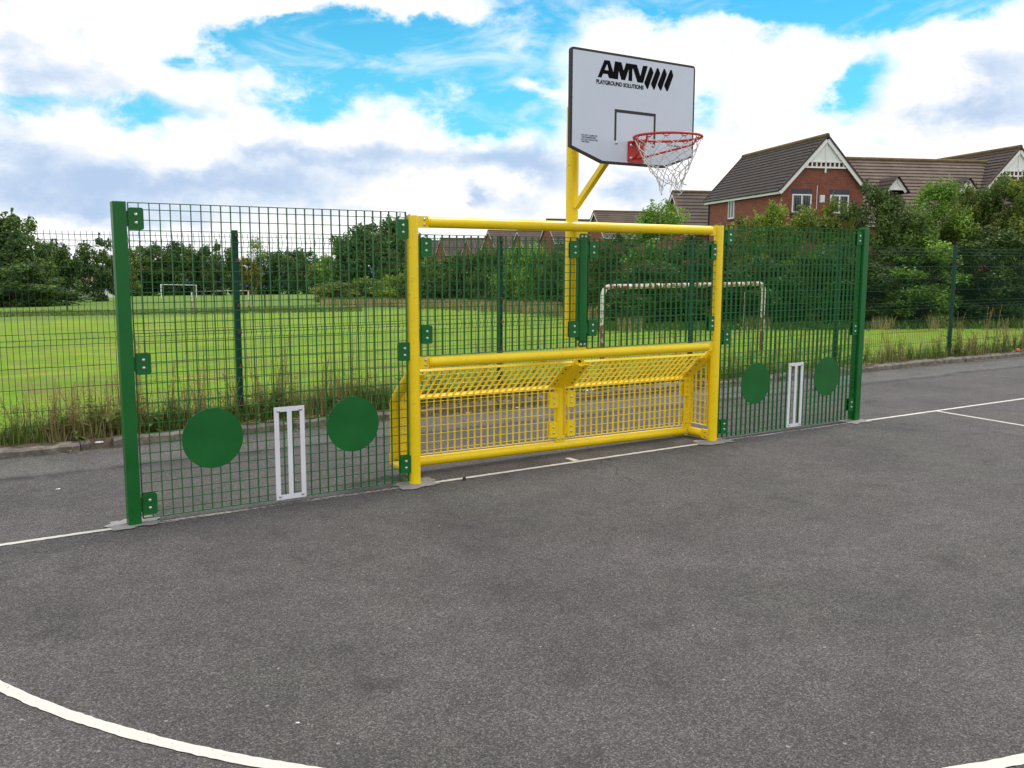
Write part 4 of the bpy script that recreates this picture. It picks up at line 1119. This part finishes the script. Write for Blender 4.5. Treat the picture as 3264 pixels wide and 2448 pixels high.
# side wall window
Av = Vector((math.cos(TH), math.sin(TH), 0)); Bv = Vector((-Av.y, Av.x, 0))
def side_uv(px, py, sgn):
    o = Vector((HX, HY, 0)) + Bv*(sgn*2.37); d = ray(px, py); t = (o-CAM).dot(Bv)/d.dot(Bv); p = CAM + d*t
    return (p-o).dot(Av), p.z
sgn = 1 if (CAM-Vector((HX, HY, 0))).dot(Bv) > 0 else -1
xa, za = side_uv(*ZA(460, 818), sgn); xb, zb_ = side_uv(*ZA(522, 1020), sgn)
wins.append(('left' if sgn < 0 else 'right', (xa+xb)/2, (za+zb_)/2, abs(xb-xa), abs(za-zb_)))
h1 = house('brick_house', 'red brick house with a white trimmed gable facing the court, nearest of the houses', HX, HY, TH, 2.656, 10.58, 5.73, 8.65, -1.6, (0.60,0.58,0.63), wins)
mb = MB(); ya, z1_ = gable_uv(*ZA(1563, 738), HX, HY); 
mb.box((-0.10, ya, z1_+1.6-0.22), (0.12, 0.26, 0.40)); o = mb.build('alarm_box', UPVC); o.parent = h1
mb = MB(); yc, z2_ = gable_uv(*ZA(1508, 630), HX, HY); mb.tube([(-0.12, yc, z2_+1.6), (-0.12, yc, z2_+0.3)], 0.02, 6, True); o = mb.build('vent_pipe', UPVC); o.parent = h1
HX2, HY2 = 52.33, 23.21
h2 = house('brick_house', 'red brick house with a matching white gable cut off at the right edge', HX2, HY2, TH, 2.656, 10.0, 5.73, 8.65, -1.6, (0.78,0.72,0.72), [])
# wing joining them, ridge across
wx, wy = 47.5, 27.5; Rv = Vector((0.921, -0.389, 0)); Fv = Vector((-0.389, -0.921, 0))
p0 = Vector((wx, wy, 0)) + Rv*6.6
h3 = house('brick_house', 'low brown tiled wing with two white gablets between the two brick gables', p0.x, p0.y, math.atan2(-0.389, 0.921), 3.9, 13.6, 4.05, 7.95, -1.6, (1.5,1.38,1.25), [], gable=False, courses=19, back=False)
def gablet(along, zap, hw=0.58, dep=2.65, back_=2.2):
    mb = MB(); bbs = []; rf = MB()
    # wing local frame: +x along the ridge, front side is -y
    fx = along - 6.6; y0 = -dep-0.25; zz = zap+1.6; zlow = zz-hw*1.28
    for s in (-1, 1):
        for k in range(4):
            a0, a1 = s*hw*1.35*k/4, s*hw*1.35*(k+1)/4; za, zb2 = zz-abs(a0)*1.2, zz-abs(a1)*1.2
            rf.add([(fx+a0, y0-0.22, za), (fx+a0, y0+back_, za), (fx+a1, y0+back_, zb2+0.04), (fx+a1, y0-0.22, zb2+0.04), (fx+a1, y0-0.22, zb2-0.01), (fx+a1, y0+back_, zb2-0.01)], [(0,1,2,3), (3,2,5,4)])
        p, q = Vector((fx, y0-0.03, zz-0.15)), Vector((fx+s*hw*1.05, y0-0.03, zz-0.15-hw*1.05*1.2)); d = (q-p).normalized(); nr = Vector((0,1,0)).cross(d)
        b1 = MB(); b1.box((p+q)/2, (0.16, 0.05, (q-p).length), (nr, Vector((0,1,0)), d)); bbs.append(b1)
    mb.prism([(fx-hw, zz-hw*1.2-0.05), (fx+hw, zz-hw*1.2-0.05), (fx, zz-0.05)], y0+0.0, y0+0.05)
    mb.box((fx, y0-0.02, zz-hw*1.2-0.02), (2*hw, 0.05, 0.10))
    g = mb.build('gablet', UPVC); g.parent = h3
    o = rf.build('gablet_roof', TILES); o.parent = g; o.color = (0.62,0.55,0.55,1)
    for b1 in bbs: o = b1.build('bargeboard', UPVC); o.parent = g
gablet(-2.33, 6.72); gablet(2.2, 6.72)
# houses farther off
def apex_at(px, py, depth):
    return CAM + ray(px, py)*depth
GH = 'brick houses beyond the hedge'
def far_house(px, py, depth, label, th, w, L, drop, tint, wn=()):
    p = apex_at(px, py, depth); zb0 = ground(p.x, p.y)-0.2
    return house('brick_house', label, p.x, p.y, th, w, L, p.z-drop, p.z, zb0, tint, wn, gable=False, courses=12, group=GH, back=True)
TW = math.radians(157)
far_house(2144.7, 611, 74, 'house with a grey brown roof peeping between the net and the big brick house', TW, 3.2, 9, 3.3, (1.05,0.98,0.9))
far_house(1893.7, 673, 104, 'long grey brown roof right of the basketball pole above the crossbar', math.radians(165), 3.0, 15, 2.9, (1.1,1.0,0.95))
far_house(1742.7, 699, 128, 'roof ridge just showing over the crossbar behind the basketball pole', math.radians(165), 3.4, 17, 3.2, (1.0,0.85,0.8))
far_house(1734, 737.5, 168, 'red gabled house right behind the basketball pole under the crossbar', math.radians(172), 3.6, 9.0, 4.2, (1.15,0.92,0.92))
far_house(1648.6, 735.6, 174, 'red gabled house with a pinkish roof left of the basketball pole', math.radians(174), 3.6, 9.0, 4.2, (1.15,0.92,0.92))
far_house(1556, 734, 180, 'taller red gabled house at the left end of the nearer row', math.radians(176), 3.8, 9.0, 4.4, (1.15,0.92,0.92))
far_house(1487, 758.7, 225, 'second small gabled house of the farther row with windows under its eaves', math.radians(172), 3.6, 11.5, 4.2, (1.1,0.92,0.95))
far_house(1404, 758.7, 232, 'first small gabled house of the farther row right of the left goal post', math.radians(174), 3.6, 11.5, 4.2, (1.1,0.92,0.95))
far_house(1330, 767, 240, 'smallest grey roof partly behind the top left bracket of the goal', math.radians(174), 3.6, 11.0, 4.0, (0.95,0.9,0.95))
# pale cottage glimpsed between the trees on the left
p = gp(193, 205); t = thing('cottage', p, 'tiny pale cottage glimpsed between the trees at far left', 'house')
hh = z_at(193, 588, 205)-p.z
mb = MB(); mb.span(p.x-4, p.x+5, p.y-3, p.y+3, p.z-0.5, p.z+hh*0.62); mb.build('wall', UPVC, t)
mb = MB(); mb.prism([(-3.6, hh*0.62), (3.6, hh*0.62), (0, hh)], -5, 6, lambda y, x, z: (p.x+x, p.y+y, p.z+z)); o = mb.build('roof', TILES, t); o.color = (2.4,1.7,1.5,1)

# ------------------------------------------------------------------ goals on the field
def fgoal(label, pl, pr, ztop, thick, mat, group, curved=True, zl=None, stay=False):
    t = thing('football_goal', ((pl.x+pr.x)/2, (pl.y+pr.y)/2, min(pl.z, pr.z)), label, 'goal', group)
    d = (pr-pl); d.z = 0; L = d.length; d.normalize(); base = min(pl.z, pr.z)
    a = Vector((pl.x, pl.y, ztop)); b = Vector((pr.x, pr.y, ztop)); c = 0.22 if curved else 0.02
    mb = MB(); arc = lambda o, s: [o+d*(s*c*(1-math.cos(k*PI/8)))-Vector((0,0,c*(1-math.sin(k*PI/8)))) for k in range(5)]
    la, lb_ = arc(a, 1), arc(b, -1)
    mb.tube([la[2], la[3], la[4]] + [a.lerp(b, k/10) for k in range(1, 10)] + [lb_[4], lb_[3], lb_[2]], thick/2*(1 if curved else 0.6), 14, True)
    mb.build('crossbar', mat, t, (a+b)/2)
    for o, ar, pp in ((a, la, pl), (b, lb_, pr)):
        mb = MB(); n = 8; top = ar[2]
        mb.tube([ar[2], ar[1], ar[0]] + [Vector((ar[0].x, ar[0].y, ar[0].z+(pp.z-0.3-ar[0].z)*k/n)) for k in range(1, n+1)], thick/2*0.985, 14, True)
        mb.build('goalpost', mat, t, Vector((o.x, o.y, (ztop+base)/2)))
    if stay:
        e = Vector((pr.x, pr.y, 0)) + Vector((d.y*-1, d.x, 0))*0.9 + d*0.25
        mb = MB(); mb.tube([(e.x, e.y, ztop-0.28), (e.x, e.y, base-0.2)], 0.018, 8, True); mb.build('net_stay', mat, t, e)
    return t
dl = 24.5; zt = (CAM + ray(1298*K, 620*K)*dl).z
zt_ = zt
pl = CAM + ray(1304*K, 830)*dl; dr = (zt-1.9014)/((CAM+ray(1654*K, 613*K)).z-1.9014); pr = CAM + ray(1652*K, 830)*dr
pl.z, pr.z = ground(pl.x, pl.y), ground(pr.x, pr.y)
fgoal('rusty white football goal behind the fence, nearest of the three', pl, pr, zt, 0.135, RUSTWHITE, 'football goals on the field', True, stay=True)
d2 = 82; zt = z_at(472, 639, d2); pl = gp(411, 80); pr = gp(534, 84)
fgoal('weathered white football goal in the middle of the far pitch', pl, pr, pl.z+1.75, 0.12, RUSTWHITE, 'football goals on the field', False)
pl = gp(345, 188); pr = gp(421, 184); fgoal('small white football goal in front of the far trees', pl, pr, z_at(383, 615.5, 186), 0.22, UPVC, 'football goals on the field', False)
for xd, dep, lb in ((570, 84, 'thin dark post standing in the field right of the middle goal'), (140, 84, 'thin dark post standing in the field at far left')):
    p = gp(xd, dep); t = thing('marker_post', p, lb, 'post'); hz = 1.7
    mb = MB(); mb.tube([(p.x, p.y, p.z-0.2), (p.x, p.y, p.z+hz)], 0.05, 8, True); mb.build('shaft', DGREEN, t); mb = MB(); dome(mb, (p.x, p.y, p.z+hz), 0.055, Vector((0,0,1))); mb.build('cap', DGREEN, t)

# ------------------------------------------------------------------ small litter
def scrap(name, label, cat, px, py, z, size, mat, seed, flat_=0.3):
    p = on_z(px, py, z); rng = random.Random(seed); mb = MB(); n = 9
    a = [(size*rng.uniform(0.6,1.1)*math.cos(2*PI*i/n), size*0.6*rng.uniform(0.6,1.1)*math.sin(2*PI*i/n)) for i in range(n)]
    vs = [(p.x+x, p.y+y, z+0.006) for x, y in a] + [(p.x+x*0.7, p.y+y*0.7, z+0.006+size*flat_*rng.uniform(0.6,1.2)) for x, y in a]
    mb.add(vs, [tuple(range(n)), tuple(range(2*n-1, n-1, -1))] + [(i, (i+1) % n, (i+1) % n+n, i+n) for i in range(n)])
    tag(mb.build(name, mat, None, p), label, cat); 
scrap('stone', 'small dark stone on the asphalt right of the left goal post', 'stone', 1480, 1531, 0, 0.026, PEBBLE, 1, 0.9)
scrap('paper_scrap', 'crumpled white scrap against the kerb behind the goal', 'litter', 1526, 1290, 0, 0.05, PAPER, 2, 0.8)
scrap('paper_scrap', 'pale flattened scrap in the gap of the broken kerb', 'litter', 318, 1412, 0.05, 0.05, PAPER, 3, 0.3)
scrap('paper_scrap', 'tiny white fleck on the open asphalt in the foreground', 'litter', 949, 2308, 0, 0.011, PAPER, 4, 0.2)
scrap('paper_scrap', 'pale scrap on the asphalt left of the square green post', 'litter', 186, 1561, 0, 0.02, PAPER, 5, 0.2)
scrap('plastic_scrap', 'orange plastic scrap lying by the kerb at far right', 'litter', 3244, 1119, 0.1, 0.075, ORANGE, 6, 0.6)
scrap('fallen_leaf', 'yellow fallen leaf on the asphalt behind the left half of the goal', 'leaf', 1490, 1318, 0, 0.05, YLEAF, 7, 0.1)
scrap('fallen_leaf', 'yellow fallen leaf by the kerb behind the middle of the goal', 'leaf', 1648, 1300, 0, 0.045, YLEAF, 8, 0.1)
p = on_z(861, 1373, 0.01); mb = MB(); mb.tube([(p.x, p.y, 0.004), (p.x, p.y, 0.022)], 0.02, 14, True); mb.tube([(p.x, p.y, 0.022), (p.x, p.y, 0.025)], 0.017, 14, True)
tag(mb.build('bottle_cap', CAPBLUE, None, p), 'tiny blue bottle cap on the asphalt left of the white stumps', 'bottle cap')

# ------------------------------------------------------------------ sky and light
SUN_AZ, SUN_EL = math.radians(80), math.radians(56)       # azimuth measured from +Y towards +X
sun = bpy.data.objects.new('sun', bpy.data.lights.new('sun', 'SUN')); COL.objects.link(sun)
sun.data.energy = 1.5; sun.data.angle = math.radians(13); sun.data.color = (1.0, 0.955, 0.88)
sd = Vector((math.sin(SUN_AZ)*math.cos(SUN_EL), math.cos(SUN_AZ)*math.cos(SUN_EL), math.sin(SUN_EL)))
sun.rotation_euler = sd.to_track_quat('Z', 'Y').to_euler()
W = bpy.data.worlds.new('World'); S.world = W; W.use_nodes = True; nt = W.node_tree
bg = nt.nodes['Background']; tc = nt.nodes.new('ShaderNodeTexCoord'); D = tc.outputs['Generated']
sky = nt.nodes.new('ShaderNodeTexSky'); sky.sky_type = 'NISHITA'; sky.sun_disc = False
sky.sun_elevation = SUN_EL; sky.sun_rotation = SUN_AZ; sky.air_density = 1.0; sky.dust_density = 0.6; sky.ozone_density = 2.0
sp = nt.nodes.new('ShaderNodeSeparateXYZ'); nt.links.new(D, sp.inputs[0])
m_ = lambda op, a, b=None, c=None, clamp=False: math_(nt, op, a, b, c, clamp)
# warp the direction so that cloud edges curl
def vnoise(scale, detail, rough, dist=0.0, stretch=1.0):
    mp = N(nt, 'ShaderNodeMapping'); mp.inputs['Scale'].default_value = (1, 1, stretch); nt.links.new(D, mp.inputs[0])
    n = N(nt, 'ShaderNodeTexNoise', Scale=scale, Detail=detail, Roughness=rough, Distortion=dist); nt.links.new(mp.outputs[0], n.inputs['Vector']); return n
n_big = vnoise(5.0, 7, 0.58, 0.3, 1.9).outputs['Fac']
n_mid = vnoise(13.0, 7, 0.62, 0.2, 1.7).outputs['Fac']
n_fin = vnoise(36.0, 5, 0.6, 0.1, 1.4).outputs['Fac']
az = m_('ARCTAN2', sp.outputs[0], sp.outputs[1]); el = m_('ARCSINE', sp.outputs[2])
az = m_('ADD', az, m_('MULTIPLY', m_('SUBTRACT', n_mid, 0.5), 0.10)); el = m_('ADD', el, m_('MULTIPLY', m_('SUBTRACT', vnoise(12.0, 6, 0.6, 0.2, 1.5).outputs['Fac'], 0.5), 0.07))
def blob(x, y, rx, ry, amp):
    d = ray(x*K, y*K).normalized(); a0, e0 = math.atan2(d.x, d.y), math.asin(d.z)
    sx, sy = rx*K/F/math.cos(e0)*0.93, ry*K/F
    u = m_('DIVIDE', m_('SUBTRACT', az, a0), sx); v = m_('DIVIDE', m_('SUBTRACT', el, e0), sy)
    q = m_('ADD', m_('MULTIPLY', u, u), m_('MULTIPLY', v, v))
    return m_('MULTIPLY', m_('EXPONENT', m_('MULTIPLY', q, -1.0)), amp)
def total(lst):
    t = None
    for b in lst:
        g = blob(*b); t = g if t is None else m_('ADD', t, g)
    return t
blue = total([(760,75,330,60,0.7), (420,150,90,30,0.4), (520,135,120,55,0.9), (720,130,170,75,1.1), (960,130,150,95,1.1), (1120,210,110,80,1.0), (860,60,230,45,0.8), (1180,60,70,60,0.7), (640,215,200,35,0.5), (330,238,110,32,0.75), (50,218,95,20,0.85), (1050,255,130,35,0.6),
              (1640,0,340,34,1.6), (1980,5,190,40,1.5), (1400,-5,180,22,1.0), (1880,160,60,50,0.55), (1845,215,45,55,0.65), (1525,240,45,30,0.7), (1390,-300,900,160,0.9), (600,-250,600,120,0.7),
              (560,185,75,42,-0.75), (470,195,60,35,-0.4), (900,10,110,38,-1.1), (640,12,190,30,-0.9), (700,85,70,40,-0.45), (830,95,45,28,-0.7), (885,50,26,24,-0.5), (1140,185,55,16,-0.9), (950,100,40,20,-0.4), (250,30,220,90,-0.7), (1000,45,60,30,-0.3), (1090,90,60,22,-0.4)])
nz = m_('ADD', m_('MULTIPLY', m_('SUBTRACT', n_big, 0.5), 1.0), m_('ADD', m_('MULTIPLY', m_('SUBTRACT', n_mid, 0.5), 2.3), m_('MULTIPLY', m_('SUBTRACT', n_fin, 0.5), 1.0)))
cov = m_('MULTIPLY_ADD', nz, m_('MINIMUM', m_('MAXIMUM', m_('MULTIPLY_ADD', blue, 1.2, 0.22), 0.15), 1.0), blue)
mr = N(nt, 'ShaderNodeMapRange'); mr.interpolation_type = 'SMOOTHSTEP'; nt.links.new(cov, mr.inputs[0]); mr.inputs[1].default_value = 0.0; mr.inputs[2].default_value = 1.0
veil = vnoise(9.0, 6, 0.6, 0.6, 3.2).outputs['Fac']
mv = N(nt, 'ShaderNodeMapRange'); mv.interpolation_type = 'SMOOTHSTEP'; nt.links.new(veil, mv.inputs[0]); mv.inputs[1].default_value = 0.46; mv.inputs[2].default_value = 0.74; mv.inputs[3].default_value = 1.0; mv.inputs[4].default_value = 0.5
blue_f = m_('MULTIPLY', mr.outputs[0], mv.outputs[0])
grey = total([(60,150,120,42,0.75), (250,190,120,40,0.35), (40,235,120,30,0.3), (420,235,150,30,0.35), (150,410,300,50,0.85), (60,330,110,30,0.6), (560,330,120,26,0.75), (800,350,200,32,0.95), (560,400,260,30,0.8), (1080,345,120,30,0.8), (1180,360,70,45,0.7), (1030,432,48,20,1.0),
              (1400,400,90,50,0.65), (1130,450,80,28,0.5), (2170,170,70,50,0.75), (2100,245,130,32,0.85), (2000,300,120,22,0.35), (300,470,260,26,0.55), (700,450,200,20,0.35), (1640,-200,800,40,0.2)])
gv = m_('ADD', grey, m_('MULTIPLY', m_('SUBTRACT', n_big, 0.5), 1.0)); gv = m_('ADD', gv, m_('MULTIPLY', m_('SUBTRACT', n_mid, 0.5), 1.5)); gv = m_('ADD', gv, m_('MULTIPLY', m_('SUBTRACT', n_fin, 0.5), 0.6))
mr2 = N(nt, 'ShaderNodeMapRange'); mr2.interpolation_type = 'SMOOTHSTEP'; nt.links.new(gv, mr2.inputs[0]); mr2.inputs[1].default_value = -0.05; mr2.inputs[2].default_value = 1.2
cl = ramp(nt, mr2.outputs[0], [(0.0, (11.5, 11.5, 11.6)), (0.28, (9.0, 9.4, 10.0)), (0.62, (6.9, 8.0, 9.5)), (1.0, (4.9, 6.3, 8.5))]).outputs[0]
# Nishita blue, lifted towards the photograph's cyan, paler low down
skyc = mixc(nt, 1.0, sky.outputs[0], (0.20, 1.12, 1.38), 'MULTIPLY')
low = N(nt, 'ShaderNodeMapRange'); nt.links.new(sp.outputs[2], low.inputs[0]); low.inputs[1].default_value = 0.30; low.inputs[2].default_value = 0.10; low.inputs[3].default_value = 0.0; low.inputs[4].default_value = 0.75
skyc = mixc(nt, low.outputs[0], skyc, (2.3, 8.2, 10.2))
final = mixc(nt, blue_f, cl, skyc)
nt.links.new(final, bg.inputs[0]); bg.inputs[1].default_value = 0.07
S.view_settings.view_transform = 'Standard'; S.view_settings.look = 'None'; S.view_settings.exposure = 0.54; S.view_settings.gamma = 1.0
S.view_settings.use_curve_mapping = False
S.cycles.max_bounces = 6; S.cycles.transparent_max_bounces = 12; S.cycles.diffuse_bounces = 3; S.cycles.glossy_bounces = 2; S.cycles.transmission_bounces = 3
S.cycles.use_denoising = True
